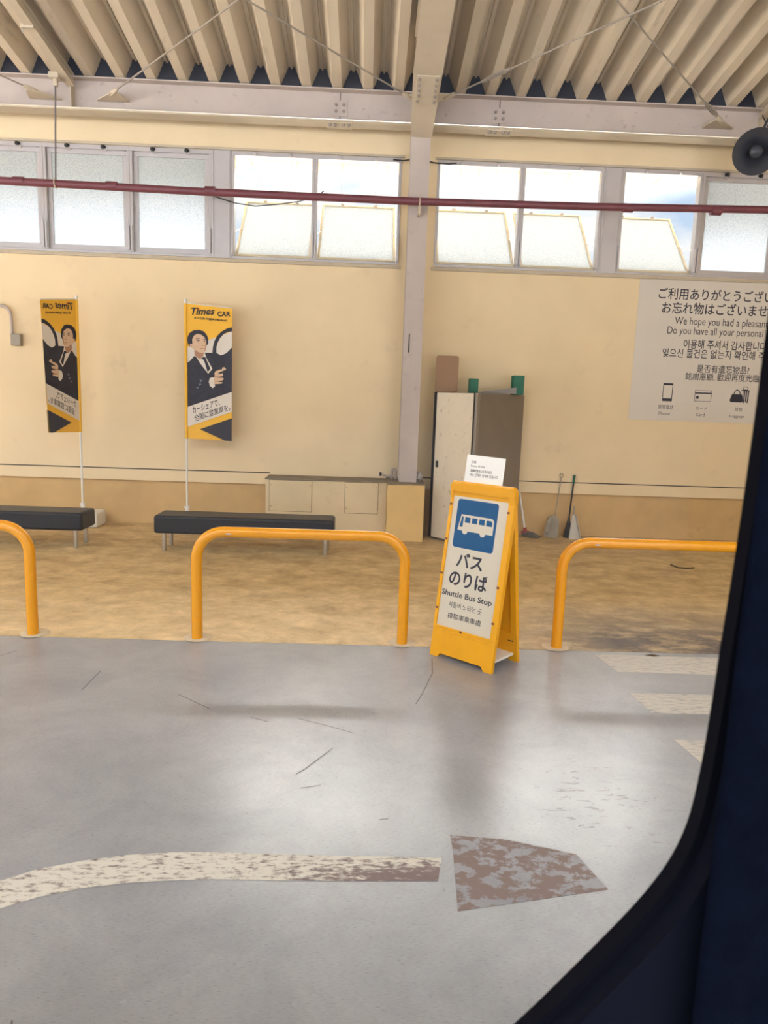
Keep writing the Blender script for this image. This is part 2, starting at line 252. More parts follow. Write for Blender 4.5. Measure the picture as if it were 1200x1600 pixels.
# ---------------------------------------------------------------- mesh helpers
def origin_of(o):
    v = Vector((0, 0, 0))
    while o: v += o.location; o = o.parent
    return v
class MB:
    def __init__(s): s.v = []; s.f = []; s.m = []
    def add(s, vs, fs, mi=0):
        b = len(s.v); s.v += [tuple(v) for v in vs]
        for f in fs: s.f.append([b + i for i in f]); s.m.append(mi)
        return s
    def box(s, a, b, mi=0, T=None):
        (x0, y0, z0), (x1, y1, z1) = a, b
        vs = [Vector(p) for p in ((x0, y0, z0), (x1, y0, z0), (x1, y1, z0), (x0, y1, z0), (x0, y0, z1), (x1, y0, z1), (x1, y1, z1), (x0, y1, z1))]
        if T: vs = [T @ v for v in vs]
        return s.add(vs, [(0, 3, 2, 1), (4, 5, 6, 7), (0, 1, 5, 4), (1, 2, 6, 5), (2, 3, 7, 6), (3, 0, 4, 7)], mi)
    def prism(s, pts, d, mi=0):
        """closed planar loop of 3-D points pushed along d"""
        n = len(pts); d = Vector(d); p = [Vector(q) for q in pts]
        vs = p + [q + d for q in p]
        return s.add(vs, [tuple(range(n))[::-1], tuple(range(n, 2 * n))] + [(i, (i + 1) % n, n + (i + 1) % n, n + i) for i in range(n)], mi)
    def tube(s, pts, r, n=12, mi=0, cap=True):
        p = [Vector(q) for q in pts]; k = len(p); rs = r if isinstance(r, (list, tuple)) else [r] * k
        rings = []; ref = None
        for i in range(k):
            t = (p[min(i + 1, k - 1)] - p[max(i - 1, 0)]).normalized()
            if ref is None:
                ref = Vector((0, 0, 1)) if abs(t.z) < 0.9 else Vector((0, 1, 0))
            a = (ref - t * ref.dot(t)).normalized(); ref = a; b = t.cross(a)
            rings.append([p[i] + (a * math.cos(2 * math.pi * j / n) + b * math.sin(2 * math.pi * j / n)) * rs[i] for j in range(n)])
        vs = [v for R in rings for v in R]; fs = []
        for i in range(k - 1):
            for j in range(n): fs.append((i * n + j, i * n + (j + 1) % n, (i + 1) * n + (j + 1) % n, (i + 1) * n + j))
        if cap: fs += [tuple(range(n))[::-1], tuple(range((k - 1) * n, k * n))]
        return s.add(vs, fs, mi)
    def lathe(s, prof, c, axis=(0, 0, 1), n=24, mi=0):
        """prof: (radius, height along axis)"""
        c = Vector(c); z = Vector(axis).normalized(); a = z.orthogonal().normalized(); b = z.cross(a)
        vs = []; fs = []; k = len(prof)
        for r, h in prof:
            for j in range(n): vs.append(c + z * h + (a * math.cos(2 * math.pi * j / n) + b * math.sin(2 * math.pi * j / n)) * max(r, 1e-5))
        for i in range(k - 1):
            for j in range(n): fs.append((i * n + j, i * n + (j + 1) % n, (i + 1) * n + (j + 1) % n, (i + 1) * n + j))
        return s.add(vs, fs, mi)
    def build(s, name, mats, parent=None, loc=None, bevel=0.0, smooth=True, seg=2, fix=True):
        if not isinstance(mats, (list, tuple)): mats = [mats]
        if parent: org = origin_of(parent)
        else: org = Vector(loc) if loc else Vector((0, 0, 0))
        me = bpy.data.meshes.new(name)
        me.from_pydata([Vector(v) - org for v in s.v], [], s.f)
        for m in mats: me.materials.append(m)
        for p, i in zip(me.polygons, s.m): p.material_index = i
        if fix:
            bm = bmesh.new(); bm.from_mesh(me); bmesh.ops.recalc_face_normals(bm, faces=bm.faces); bm.to_mesh(me); bm.free()
        if smooth:
            for p in me.polygons: p.use_smooth = True
            me.set_sharp_from_angle(angle=math.radians(35))
        o = bpy.data.objects.new(name, me); COL.objects.link(o)
        if parent: o.parent = parent
        else: o.location = org
        if bevel:
            bv = o.modifiers.new('bevel', 'BEVEL'); bv.width = bevel; bv.segments = seg; bv.limit_method = 'ANGLE'; bv.angle_limit = math.radians(40)
            bv.harden_normals = False
        return o
def tag(o, label, cat, group=None):
    o['label'] = label; o['category'] = cat
    if group: o['group'] = group
    return o
def thing(name, label, cat, loc=(0, 0, 0), group=None):
    o = bpy.data.objects.new(name, None); COL.objects.link(o); o.location = loc; o.empty_display_size = 0.1
    return tag(o, label, cat, group)
def holder(name, loc=(0, 0, 0)):
    o = bpy.data.objects.new(name, None); COL.objects.link(o); o.location = loc; o['kind'] = 'structure'; return o
def struct(o): o['kind'] = 'structure'; return o
def copy_tree(o, parent=None):
    c = o.copy(); COL.objects.link(c); c.parent = parent
    for ch in o.children: copy_tree(ch, c)
    return c

# ---------------------------------------------------------------- lettering helpers
_tc = {}
def glyphs(s, bold=0.0, shear=0.0):
    k = (s, bold, shear)
    if k in _tc: return _tc[k]
    cu = bpy.data.curves.new('lettering', 'FONT'); cu.body = s; cu.size = 1; cu.offset = bold; cu.shear = shear; cu.resolution_u = 4
    o = bpy.data.objects.new('lettering', cu); COL.objects.link(o)
    dg = bpy.context.evaluated_depsgraph_get(); dg.update()
    me = bpy.data.meshes.new_from_object(o.evaluated_get(dg))
    vs = [(v.co.x, v.co.y) for v in me.vertices]; fs = [tuple(p.vertices) for p in me.polygons]
    bpy.data.objects.remove(o); bpy.data.curves.remove(cu); bpy.data.meshes.remove(me)
    _tc[k] = (vs, fs); return _tc[k]
def bounds(vs):
    xs = [v[0] for v in vs]; ys = [v[1] for v in vs]; return min(xs), max(xs), min(ys), max(ys)
def fit(s, box, bold=0.0, shear=0.0):
    """glyph outlines scaled to a box (u0,u1,v0,v1)"""
    vs, fs = glyphs(s, bold, shear); a, b, c, d = bounds(vs); u0, u1, v0, v1 = box
    return [(u0 + (x - a) / (b - a) * (u1 - u0), v0 + (y - c) / (d - c) * (v1 - v0)) for x, y in vs], fs
def fit_prefix(full, prefix, u0, u1, v0, v1, bold=0.0):
    """scaled so that the prefix alone spans u0..u1"""
    pv, _ = glyphs(prefix, bold); a, b, c, d = bounds(pv); vs, fs = glyphs(full, bold)
    return [(u0 + (x - a) / (b - a) * (u1 - u0), v0 + (y - c) / (d - c) * (v1 - v0)) for x, y in vs], fs

# ================================================================ SETTING
fl = MB().box((-45, -45, -0.2), (45, 4.84, 0)); struct(fl.build('floor', M_FLOOR, smooth=False))
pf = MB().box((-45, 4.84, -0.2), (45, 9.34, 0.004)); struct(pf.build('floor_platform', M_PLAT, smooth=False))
og = MB().box((-60, 9.6, -0.2), (60, 60, -0.02)); struct(og.build('outdoor_ground', M_GROUND, smooth=False))

# back wall with two window bands
SILL, HEAD = 3.40, 4.66
wl = MB()
wl.box((-14, 9.30, 0.577), (14, 9.48, SILL)); wl.box((-14, 9.30, HEAD), (14, 9.48, 5.32))
for a, b in ((-14, -5.02), (0.33, 0.77), (6.12, 14)): wl.box((a, 9.30, SILL), (b, 9.48, HEAD))
struct(wl.build('wall_back', M_WALL, smooth=False))
struct(MB().box((6.4, -3.0, 0), (6.6, 9.30, 7.3)).build('added_wall_right', M_WALL, smooth=False))  # unseen wall, added to darken the right side
struct(MB().box((-14, 9.34, 0), (14, 9.48, 0.577)).build('wall_lower', M_DADO, smooth=False))
struct(MB().box((-14, 9.296, 0.722), (-1.25, 9.31, 0.734)).box((0.73, 9.296, 0.722), (14, 9.31, 0.734)).build('trim_1', M_LINE, smooth=False))
struct(MB().box((-5.05, 9.27, SILL - 0.045), (0.36, 9.31, SILL - 0.012)).box((0.74, 9.27, SILL - 0.045), (6.15, 9.31, SILL - 0.012)).build('trim_2', M_STEELC, bevel=0.004))
struct(MB().box((-5.05, 9.275, HEAD + 0.004), (0.36, 9.31, HEAD + 0.03)).box((0.74, 9.275, HEAD + 0.004), (6.15, 9.31, HEAD + 0.03)).build('trim_3', M_STEELC, bevel=0.004))

# folded-plate deck, sloping down to the wall
SL = 0.16
def dz(y): return 5.262 + SL * (8.85 - y)
PITCH = 0.355
def deck():
    m = MB(); y0, y1 = 9.66, -3.2
    prof = []
    k0 = -34
    for k in range(k0, 36):
        x = -0.105 + PITCH * k
        prof += [(x - 0.052, 0), (x + 0.052, 0), (x + 0.142, 0.205), (x + 0.163, 0.205), (x + 0.168, 0.185), (x + 0.187, 0.185), (x + 0.192, 0.205), (x + 0.213, 0.205)]
    lo = [(x, y0, dz(y0) + h) for x, h in prof]; hi = [(x, y1, dz(y1) + h) for x, h in prof]
    n = len(prof); th = 0.012
    vs = lo + hi + [(x, y, z + th) for x, y, z in lo] + [(x, y, z + th) for x, y, z in hi]
    fs = []
    for i in range(n - 1):
        fs.append((i, i + 1, n + i + 1, n + i)); fs.append((2 * n + i + 1, 2 * n + i, 3 * n + i, 3 * n + i + 1))
        fs.append((i + 1, i, 2 * n + i, 2 * n + i + 1)); fs.append((n + i, n + i + 1, 3 * n + i + 1, 3 * n + i))
    m.add(vs, fs); return m
struct(deck().build('ceiling', M_DECK, smooth=False, fix=False))
struct(MB().box((-12, 8.89, 5.25), (12, 8.91, 5.56)).build('trim_4', M_DARK, smooth=False))  # closure above the beam, shade between the ribs put into its dark colour

# eave outside
ev = MB().prism([(-14, 9.48, 4.90), (-14, 10.5, 4.83), (-14, 10.5, 5.0), (-14, 9.48, 5.08)], (28, 0, 0))
struct(ev.build('eave_soffit', M_SOFFIT, smooth=False))
j = MB()
for k in range(-12, 14):
    x = 0.18 + k * 0.62
    j.prism([(x, 9.49, 4.897), (x, 10.49, 4.8285), (x, 10.49, 4.835), (x, 9.49, 4.905)], (0.006, 0, 0))
struct(j.build('trim_5', mat('soffit joint', (0.25, 0.18, 0.08), 0.8), smooth=False))

# edge beam along the wall
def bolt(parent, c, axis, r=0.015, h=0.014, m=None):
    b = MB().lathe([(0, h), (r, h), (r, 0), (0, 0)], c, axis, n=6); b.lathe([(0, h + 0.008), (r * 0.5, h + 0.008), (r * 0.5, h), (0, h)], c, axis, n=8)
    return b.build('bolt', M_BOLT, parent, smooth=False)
beam = holder('edge_beam', (0, 8.95, 4.9))
MB().box((-12, 8.845, 4.888), (12, 9.055, 4.914)).build('lower_flange', M_STEELC, beam, bevel=0.008)  # yellow light bounced onto the underside is put into this cream
MB().box((-12, 8.945, 4.914), (12, 8.955, 5.236)).box((-12, 8.85, 5.236), (12, 9.05, 5.25)).build('beam', M_STEEL, beam, smooth=False)
for sx in (-0.43, 1.44):
    sp = MB().box((sx - 0.085, 8.935, 4.98), (sx + 0.085, 8.945, 5.15)).build('splice_plate', M_STEEL, beam, smooth=False, bevel=0.002)
    for bx in (-0.045, 0.045):
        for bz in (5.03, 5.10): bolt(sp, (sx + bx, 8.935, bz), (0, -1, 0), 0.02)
    fp = MB().box((sx - 0.15, 8.855, 4.874), (sx + 0.15, 9.045, 4.888)).build('splice_plate', M_STEELC, beam, smooth=False, bevel=0.002)
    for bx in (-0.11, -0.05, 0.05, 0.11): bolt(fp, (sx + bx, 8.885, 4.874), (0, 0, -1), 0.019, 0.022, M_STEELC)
    MB().box((sx - 0.003, 8.933, 4.914), (sx + 0.003, 8.946, 4.98)).box((sx - 0.003, 8.933, 5.15), (sx + 0.003, 8.946, 5.236)).build('joint_gap', M_LINE, beam, smooth=False)

# column, haunch and girder
colm = holder('column', (0.523, 8.92, 0.72))
cb = MB().box((0.411, 8.80, 0.72), (0.635, 8.814, 4.74)).box((0.411, 9.05, 0.72), (0.635, 9.064, 5.2)).box((0.518, 8.814, 0.72), (0.528, 9.05, 5.0))
cb.build('column_shaft', M_STEEL, colm, smooth=False)
MB().box((0.47, 8.792, 2.30), (0.482, 8.80, 2.52)).build('column_slot', M_LINE, colm, smooth=False)
hp = MB()
P0, P1 = (8.80, 4.74), (7.86, 5.025)
hp.add([(0.40, P0[0], P0[1]), (0.646, P0[0], P0[1]), (0.66, P1[0], P1[1]), (0.36, P1[0], P1[1]),
        (0.40, P0[0] + 0.01, P0[1] + 0.02), (0.646, P0[0] + 0.01, P0[1] + 0.02), (0.66, P1[0], P1[1] + 0.02), (0.36, P1[0], P1[1] + 0.02)],
       [(0, 1, 2, 3), (7, 6, 5, 4), (0, 4, 5, 1), (1, 5, 6, 2), (2, 6, 7, 3), (3, 7, 4, 0)])
hp.prism([(0.515, P0[0], P0[1] + 0.02), (0.515, P1[0], P1[1] + 0.02), (0.515, P1[0], dz(P1[0])), (0.515, 9.05, dz(9.05)), (0.515, 9.05, P0[1] + 0.02)], (0.012, 0, 0))
hp.build('haunch', M_STEELC, colm, smooth=False)
pv = Vector((0, P1[0] - P0[0], P1[1] - P0[1])).normalized(); nv = Vector((0, pv.z, -pv.y)); nv = nv if nv.z < 0 else -nv
def hpt(x, t, o=0.0): return Vector((x, P0[0], P0[1])) + pv * t + nv * o
cp = MB().prism([hpt(0.405, 0.56), hpt(0.64, 0.56), hpt(0.645, 0.97), hpt(0.40, 0.97)], nv * 0.014).build('cover_plate', M_STEELC, colm, smooth=False, bevel=0.003)
for t in (0.61, 0.69, 0.77, 0.85, 0.93):
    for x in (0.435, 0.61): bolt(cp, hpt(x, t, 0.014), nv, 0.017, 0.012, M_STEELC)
gd = MB(); ya, yb = 7.86, -3.0
def gz(y): return 5.025 + SL * (7.86 - y)
for x0, x1, z0, z1 in ((0.36, 0.66, 0, 0.02), (0.504, 0.516, 0.02, 0.36), (0.36, 0.66, 0.345, 0.36)):
    gd.prism([(x0, ya, gz(ya) + z0), (x1, ya, gz(ya) + z0), (x1, ya, gz(ya) + z1), (x0, ya, gz(ya) + z1)], (0, yb - ya, SL * (ya - yb)))
gobj = gd.build('roof_girder', M_STEELC, loc=(0.51, 7.86, 5.02), smooth=False); struct(gobj)
mk = MB().box((0.395, 7.0, gz(7.0) - 0.012), (0.44, 7.4, gz(7.4) + 0.03)); 
# two lighter beams between the girders
def secondary(x, name):
    m = MB()
    def z(y): return dz(y) - 0.13
    y0, y1 = 8.85, -3.0
    for a, b, c, d in ((-0.045, 0.045, 0, 0.01), (-0.004, 0.004, 0.01, 0.12), (-0.045, 0.045, 0.12, 0.13)):
        m.prism([(x + a, y0, z(y0) + c), (x + b, y0, z(y0) + c), (x + b, y0, z(y0) + d), (x + a, y0, z(y0) + d)], (0, y1 - y0, SL * (y0 - y1)))
    m.prism([(x - 0.005, 8.84, 4.914), (x - 0.005, 8.945, 4.914), (x - 0.005, 8.945, 5.236), (x - 0.005, 8.84, 5.236)], (0.01, 0, 0))
    return struct(m.build(name, M_STEELC, loc=(x, 8.85, 5.1), smooth=False))
secondary(-3.50, 'roof_beam'); secondary(4.53, 'roof_beam')

# built-in low box and column plinth
lb = holder('low_wall_box', (-0.49, 9.08, 0))
MB().box((-1.245, 8.85, 0.004), (0.272, 9.295, 0.695)).build('box_body', M_BOX, lb, bevel=0.006)
MB().box((-1.255, 8.84, 0.695), (0.272, 9.295, 0.708)).build('box_top', M_DUST, lb)
for a, b, c, d in ((-1.197, -0.668, 0.30, 0.690), (-0.25, 0.165, 0.30, 0.690)):
    p = MB().box((a, 8.842, c), (b, 8.85, d)).build('access_panel', M_BOX, lb, bevel=0.003)
    MB().box((a - 0.004, 8.8475, c - 0.004), (b + 0.004, 8.85, d + 0.003)).build('panel_joint', M_LINE, p, smooth=False)
    for z in (c + 0.06, d - 0.06):
        for x in (a + 0.02, b - 0.02): MB().lathe([(0, 0.004), (0.006, 0.003), (0.006, 0)], (x, 8.842, z), (0, -1, 0), n=8).build('screw', M_RUST, p)
pb = holder('column_plinth', (0.5, 8.95, 0))
MB().box((0.272, 8.585, 0.004), (0.727, 9.295, 0.71)).build('plinth_body', M_PLINTH, pb, bevel=0.008)
MB().box((0.268, 8.58, 0.71), (0.731, 9.295, 0.722)).build('plinth_top', M_DUST, pb)

# ---------------------------------------------------------------- windows
ALEN = 1.20; TILT = math.radians(43)
def window(i, x0, x1, opened, nm=None):
    w = holder('window_%d' % i, ((x0 + x1) / 2, 9.32, SILL))
    f = MB(); t = 0.035
    f.box((x0, 9.29, SILL), (x1, 9.40, SILL + 0.03)); f.box((x0, 9.29, HEAD - 0.05), (x1, 9.40, HEAD))
    f.box((x0, 9.29, SILL + 0.03), (x0 + t, 9.40, HEAD - 0.05)); f.box((x1 - t, 9.29, SILL + 0.03), (x1, 9.40, HEAD - 0.05))
    f.build('window_frame', M_ALU, w, bevel=0.004)
    # sash, hinged at its foot
    a, b = x0 + t + 0.004, x1 - t - 0.004; h = 1.165 if opened else 1.177; bz = SILL + 0.034; by = 9.345
    T = Matrix.Translation((0, by, bz)) @ (Matrix.Rotation(-TILT, 4, 'X') if opened else Matrix.Identity(4))
    s = MB(); q = 0.03 if opened else 0.052; mm = M_SASH if opened else M_ALU
    s.box((a, -0.018, 0), (b, 0.018, q + 0.01), T=T); s.box((a, -0.018, h - q), (b, 0.018, h), T=T)
    s.box((a, -0.018, q + 0.01), (a + q, 0.018, h - q), T=T); s.box((b - q, -0.018, q + 0.01), (b, 0.018, h - q), T=T)
    so = s.build('sash', mm, w, bevel=0.003)
    MB().box((a + q - 0.004, -0.003, q), (b - q + 0.004, 0.003, h - q + 0.004), T=T).build('pane', M_FROST, so, smooth=False)
    for fx in (0.27, 0.72):
        x = a + (b - a) * fx
        p = MB().lathe([(0, 0.02), (0.022, 0.016), (0.022, -0.016), (0, -0.02)], (x, 9.272, HEAD - 0.028), (1, 0, 0), n=10)
        p.box((x - 0.03, 9.278, HEAD - 0.035), (x + 0.03, 9.29, HEAD - 0.012)).build('pulley', M_ALU if opened else M_BLACK, w)
        ct = T @ Vector((x, -0.02, h)); MB().lathe([(0.006, -0.012), (0.018, -0.012), (0.018, 0.03), (0.006, 0.03)], ct, (1, 0, 0), n=10).build('sash_catch', M_ALU, so)
        if opened: MB().tube([(x, 9.272, HEAD - 0.05), ct + Vector((0, 0, 0.02))], 0.0022, 5).build('pull_cord', M_ALU, w)
    for x, d in ((x0 + t * 0.5, 1), (x1 - t * 0.5, -1)):
        top = T @ Vector((a + 0.01 if d > 0 else b - 0.01, -0.02, 0.55))
        MB().tube([(x, 9.28, SILL + 0.30), top], 0.008, 6).build('stay_arm', M_ALU, w)
        MB().box((x - 0.012, 9.262, SILL + 0.05), (x + 0.012, 9.29, SILL + 0.34)).build('stay_rail', M_ALU, w, bevel=0.003)
    return w
spans = [(-5.02, -4.04, 0), (-4.04, -2.995, 0), (-2.995, -2.0, 0), (-1.76, -0.735, 1), (-0.735, 0.33, 1),
         (0.77, 1.835, 1), (1.835, 2.85, 1), (3.08, 4.09, 1), (4.09, 5.10, 0), (5.10, 6.12, 0)]
for i, (a, b, o) in enumerate(spans): window(i + 1, a, b, o)
for i, (a, b) in enumerate(((-2.0, -1.76), (2.85, 3.08))):
    struct(MB().box((a, 9.28, SILL), (b, 9.41, HEAD)).box((a + 0.012, 9.272, SILL), (a + 0.03, 9.28, HEAD)).box((b - 0.03, 9.272, SILL), (b - 0.012, 9.28, HEAD)).build('trim_%d' % (6 + i), M_ALU, bevel=0.003))

# ================================================================ FIXTURES
# red pipe and what carries it
rp = thing('water_pipe', 'long dark red pipe running across the windows and past the column', 'pipe', (0.5, 8.68, 4.0))
pp = [(-9, 8.68, 4.08), (-4.27, 8.68, 4.037), (-1.9, 8.68, 4.01), (0.49, 8.68, 4.005), (2.5, 8.68, 4.03), (4.55, 8.68, 4.077), (6.38, 8.68, 4.10)]
MB().tube(pp, 0.043, 16).build('pipe_run', M_RED, rp)
for x in (-4.05, -3.0, -1.88, 2.96, 4.0):  # thicker sleeves added where the pipe looks darker against the window frames
    z = 4.01 + abs(x + 0.2) * 0.0075
    MB().tube([(x - 0.06, 8.68, z), (x + 0.06, 8.68, z)], 0.05, 16).build('contrast_sleeve', M_RED, rp)
cl = MB().tube([(0.53 + 0.0, 8.68 + 0.05 * math.cos(a), 4.005 + 0.05 * math.sin(a)) for a in [i * math.pi / 8 for i in range(17)]], 0.008, 6)
cl.box((0.515, 8.66, 3.86), (0.545, 8.80, 3.95)).tube([(0.53, 8.67, 3.95), (0.53, 8.67, 3.84)], 0.008, 8).build('pipe_clamp', M_STEELC, rp)
ph = thing('pipe_hanger', 'thin dark rod hanging from the roof beam down to the red pipe', 'hanger', (-3.62, 8.68, 4.08))
MB().tube([(-3.60, 8.68, 5.13), (-3.636, 8.68, 4.08)], 0.009, 8).build('rod', M_GREYINK, ph)
MB().box((-3.655, 8.62, 5.13), (-3.545, 8.74, 5.19)).box((-3.62, 8.655, 5.06), (-3.575, 8.70, 5.14)).build('beam_clip', M_STEELC, ph, bevel=0.004)
MB().tube([(-3.636, 8.68 + 0.05 * math.cos(a), 4.034 + 0.05 * math.sin(a)) for a in [i * math.pi / 8 for i in range(17)]], 0.007, 6).build('hanger_ring', M_STEELC, ph)
bc = thing('beam_clamp', 'small metal clip gripping the left roof beam near the top edge', 'clamp', (-3.53, 7.86, 5.27))
MB().box((-3.585, 7.84, dz(7.86) - 0.15), (-3.45, 7.88, dz(7.86) - 0.115)).build('clamp_body', M_STEELC, bc, bevel=0.004)
MB().tube([(-3.57, 7.86, dz(7.86) - 0.19), (-3.57, 7.86, dz(7.86) - 0.07)], 0.008, 8).build('clamp_screw', M_STEEL, bc)

# cross bracing rods
def brace(label, a, b, tb=None, gus='beam', side=1):
    t = thing('bracing_rod', label, 'brace', a, 'roof bracing rods')
    a = Vector(a); b = Vector(b); d = (b - a).normalized()
    MB().tube([a + d * 0.10, b], 0.009, 8).build('rod', M_ROD, t)
    MB().tube([a + d * 0.03, a + d * 0.06, a + d * 0.17, a + d * 0.19], [0.02, 0.028, 0.022, 0.012], 10).build('rod_end', M_STEELC, t)
    if gus == 'beam':
        g = MB().prism([(a.x - 0.18, 8.945, a.z - 0.02), (a.x + 0.18, 8.945, a.z - 0.02), (a.x + 0.18, 8.91, a.z - 0.02), (a.x + d.x * 0.12 + 0.045, a.y + d.y * 0.12, a.z - 0.01), (a.x + d.x * 0.12 - 0.045, a.y + d.y * 0.12, a.z - 0.01), (a.x - 0.18, 8.91, a.z - 0.02)], (0, 0, 0.014))
    else:
        sx = 0.52
        g = MB().prism([(sx, a.y + 0.16, a.z - 0.04), (sx, a.y - 0.12, a.z + 0.0), (a.x + d.x * 0.1, a.y + d.y * 0.1 - 0.03, a.z + d.z * 0.1), (a.x + d.x * 0.1, a.y + d.y * 0.1 + 0.04, a.z + d.z * 0.1 - 0.01)], (0, 0, 0.014))
    gp = g.build('gusset_plate', M_STEELC, t, smooth=False, bevel=0.002)
    if tb is not None:
        c = a + d * tb; n = d.cross(Vector((0, 0, 1))).normalized()
        m = MB()
        for s in (-1, 1): m.tube([c - d * 0.15, c - d * 0.11 + n * 0.024 * s, c + d * 0.11 + n * 0.024 * s, c + d * 0.15], 0.009, 8)
        m.tube([c - d * 0.17, c - d * 0.12], 0.017, 8).tube([c + d * 0.12, c + d * 0.17], 0.017, 8)
        m.build('turnbuckle', M_ROD, t)
    return t
brace('steel bracing rod from the column head up towards the left', (0.42, 8.55, 5.04), (-3.45, 5.26, 5.61), gus='col')
brace('steel bracing rod with turnbuckle from the column head up towards the right', (0.72, 8.55, 5.06), (4.48, 5.13, 5.62), tb=0.72, gus='col')
brace('steel bracing rod from the beam bracket between left roof beam and column', (-3.05, 8.80, 5.04), (0.35, 5.65, 5.52))
brace('steel bracing rod with turnbuckle from the beam bracket beside the horn speaker', (4.03, 8.80, 5.05), (0.66, 5.55, 5.54), tb=0.36)
brace('steel bracing rod from the beam bracket left of the pipe hanger', (-3.82, 8.80, 5.03), (-7.2, 5.45, 5.56))

# horn loudspeaker
hs = thing('horn_speaker', 'dark grey round horn loudspeaker under the roof beam at the right edge', 'speaker', (4.24, 8.42, 4.59))
ax = Vector((-0.42, -0.86, -0.28)).normalized(); c = Vector((4.24, 8.36, 4.60))
MB().lathe([(0.235, 0.0), (0.242, 0.006), (0.238, -0.012), (0.19, -0.05), (0.13, -0.11), (0.085, -0.17), (0.06, -0.24), (0.0, -0.24)], c, ax, 32).lathe([(0.235, 0.0), (0.18, -0.045), (0.12, -0.105), (0.075, -0.205), (0.0, -0.17)], c, ax, 32).build('horn_bell', M_HORN, hs)
MB().lathe([(0.0, -0.005), (0.035, -0.01), (0.06, -0.03), (0.065, -0.06), (0.045, -0.10), (0.03, -0.16), (0, -0.16)], c, ax, 20).build('inner_horn', M_HORN, hs)
MB().lathe([(0.0, -0.36), (0.06, -0.36), (0.07, -0.34), (0.07, -0.25), (0.055, -0.235), (0, -0.235)], c, ax, 20).build('driver', M_HORN, hs)
q = c - ax * 0.24
MB().tube([q + Vector((0, 0, 0.0)), q + Vector((0.02, 0.02, 0.16)), (4.50, 8.62, 5.1)], 0.014, 8).build('bracket', M_HORN, hs)
MB().tube([q + Vector((0.07, 0, 0.05)), q + Vector((0.16, 0.05, 0.25)), (4.45, 8.72, 5.12)], 0.006, 6).build('speaker_cable', M_BLACK, hs)

# thin cables on the window wall
tag(MB().tube([(-1.98, 9.25, 4.12), (-1.7, 9.25, 4.045), (-1.45, 9.25, 4.02), (-1.2, 9.25, 4.05), (-0.95, 9.25, 4.09), (-0.72, 9.25, 4.15), (-0.62, 9.25, 4.23)], 0.006, 6).build('cable', M_BLACK, loc=(-1.3, 9.25, 4.02)),
    'thin black cable sagging across the open window left of the column', 'cable')
tag(MB().tube([(0.22, 9.26, 4.63), (0.34, 9.26, 4.625), (0.44, 9.2, 4.62)], 0.008, 6).build('cable', M_BLACK, loc=(0.4, 9.26, 4.62)),
    'short black cable at the window head just left of the column', 'cable')
tag(MB().tube([(0.61, 9.2, 4.62), (0.72, 9.26, 4.615), (0.9, 9.265, 4.61), (1.0, 9.265, 4.625)], 0.008, 6).build('cable', M_BLACK, loc=(0.7, 9.26, 4.6)),
    'short black cable at the window head just right of the column', 'cable')

# bent conduit at the left edge, a mirrored seat handle built solid
bp_ = thing('reflection', 'grey bent conduit, a mirrored seat handle built solid, at the left edge', 'reflection', (-4.5, 9.25, 2.25))
pts = [(-4.9, 9.26, 2.72)] + [(-4.62 + 0.13 * math.sin(a), 9.26, 2.59 + 0.13 * math.cos(a)) for a in [i * math.pi / 16 for i in range(9)]] + [(-4.485, 9.26, 2.33)]
MB().tube(pts, 0.02, 10).build('reflection_tube', M_STEEL, bp_)
MB().box((-4.50, 9.23, 2.235), (-4.375, 9.30, 2.38)).build('end_box', M_PAN, bp_, bevel=0.008)

# ================================================================ POSTER on the wall
PX0, PX1, PZ0, PZ1 = 3.409, 6.05, 1.584, 3.372; PY = 9.292
po = thing('notice_poster', 'large pale multilingual thank-you and lost property notice on the wall under the windows', 'sign', (4.7, PY, PZ0))
MB().box((PX0, PY, PZ0), (PX1, 9.30, PZ1)).build('poster_sheet', M_POSTER, po, smooth=False, bevel=0.001)
ink = MB()
def put(vf, y=PY - 0.0008, mi=0):
    ink.add([(x, y, z) for x, z in vf[0]], vf[1], mi)
def flush(name):
    global ink
    ink.build(name, M_INK, po, smooth=False, fix=False); ink = MB()
put(fit_prefix('ご利用ありがとうございました', 'ご利用ありがとうござ', 3.661, 5.015, 3.115, 3.262, 0.011)); flush('text_line')
put(fit_prefix('お忘れ物はございませんか?', 'お忘れ物はございませ', 3.719, 5.09, 2.942, 3.090, 0.011)); flush('text_line')
put(fit_prefix('We hope you had a pleasant ride.', 'We hope you had a pleasan', 3.90, 5.075, 2.782, 2.903, 0.0)); flush('text_line')
put(fit_prefix('Do you have all your personal items?', 'Do you have all your personal', 3.817, 5.065, 2.662, 2.783, 0.0)); flush('text_line')
put(fit_prefix('이용해 주셔서 감사합니다.', '이용해 주셔서 감사합니다', 4.042, 5.13, 2.512, 2.63, 0.008)); flush('text_line')
put(fit_prefix('잊으신 물건은 없는지 확인해 주십시오.', '잊으신 물건은 없는지 확인해', 3.779, 4.99, 2.395, 2.508, 0.008)); flush('text_line')
put(fit('是否有遺忘物品?', (4.247, 4.935, 2.213, 2.317), 0.006)); flush('text_line')
put(fit('銘謝惠顧, 歡迎再度光臨', (4.105, 5.08, 2.112, 2.212), 0.006)); flush('text_line')
put(fit('携帯電話', (3.785, 3.99, 1.73, 1.787), 0.0)); flush('text_line'); put(fit('Phone', (3.805, 3.95, 1.655, 1.695), 0.0)); flush('text_line')
put(fit('カード', (4.285, 4.435, 1.735, 1.78), 0.0)); flush('text_line'); put(fit('Card', (4.30, 4.41, 1.655, 1.695), 0.0)); flush('text_line')
put(fit('荷物', (4.80, 4.90, 1.73, 1.787), 0.0)); flush('text_line'); put(fit('Luggage', (4.745, 4.94, 1.645, 1.69), 0.0)); flush('text_line')
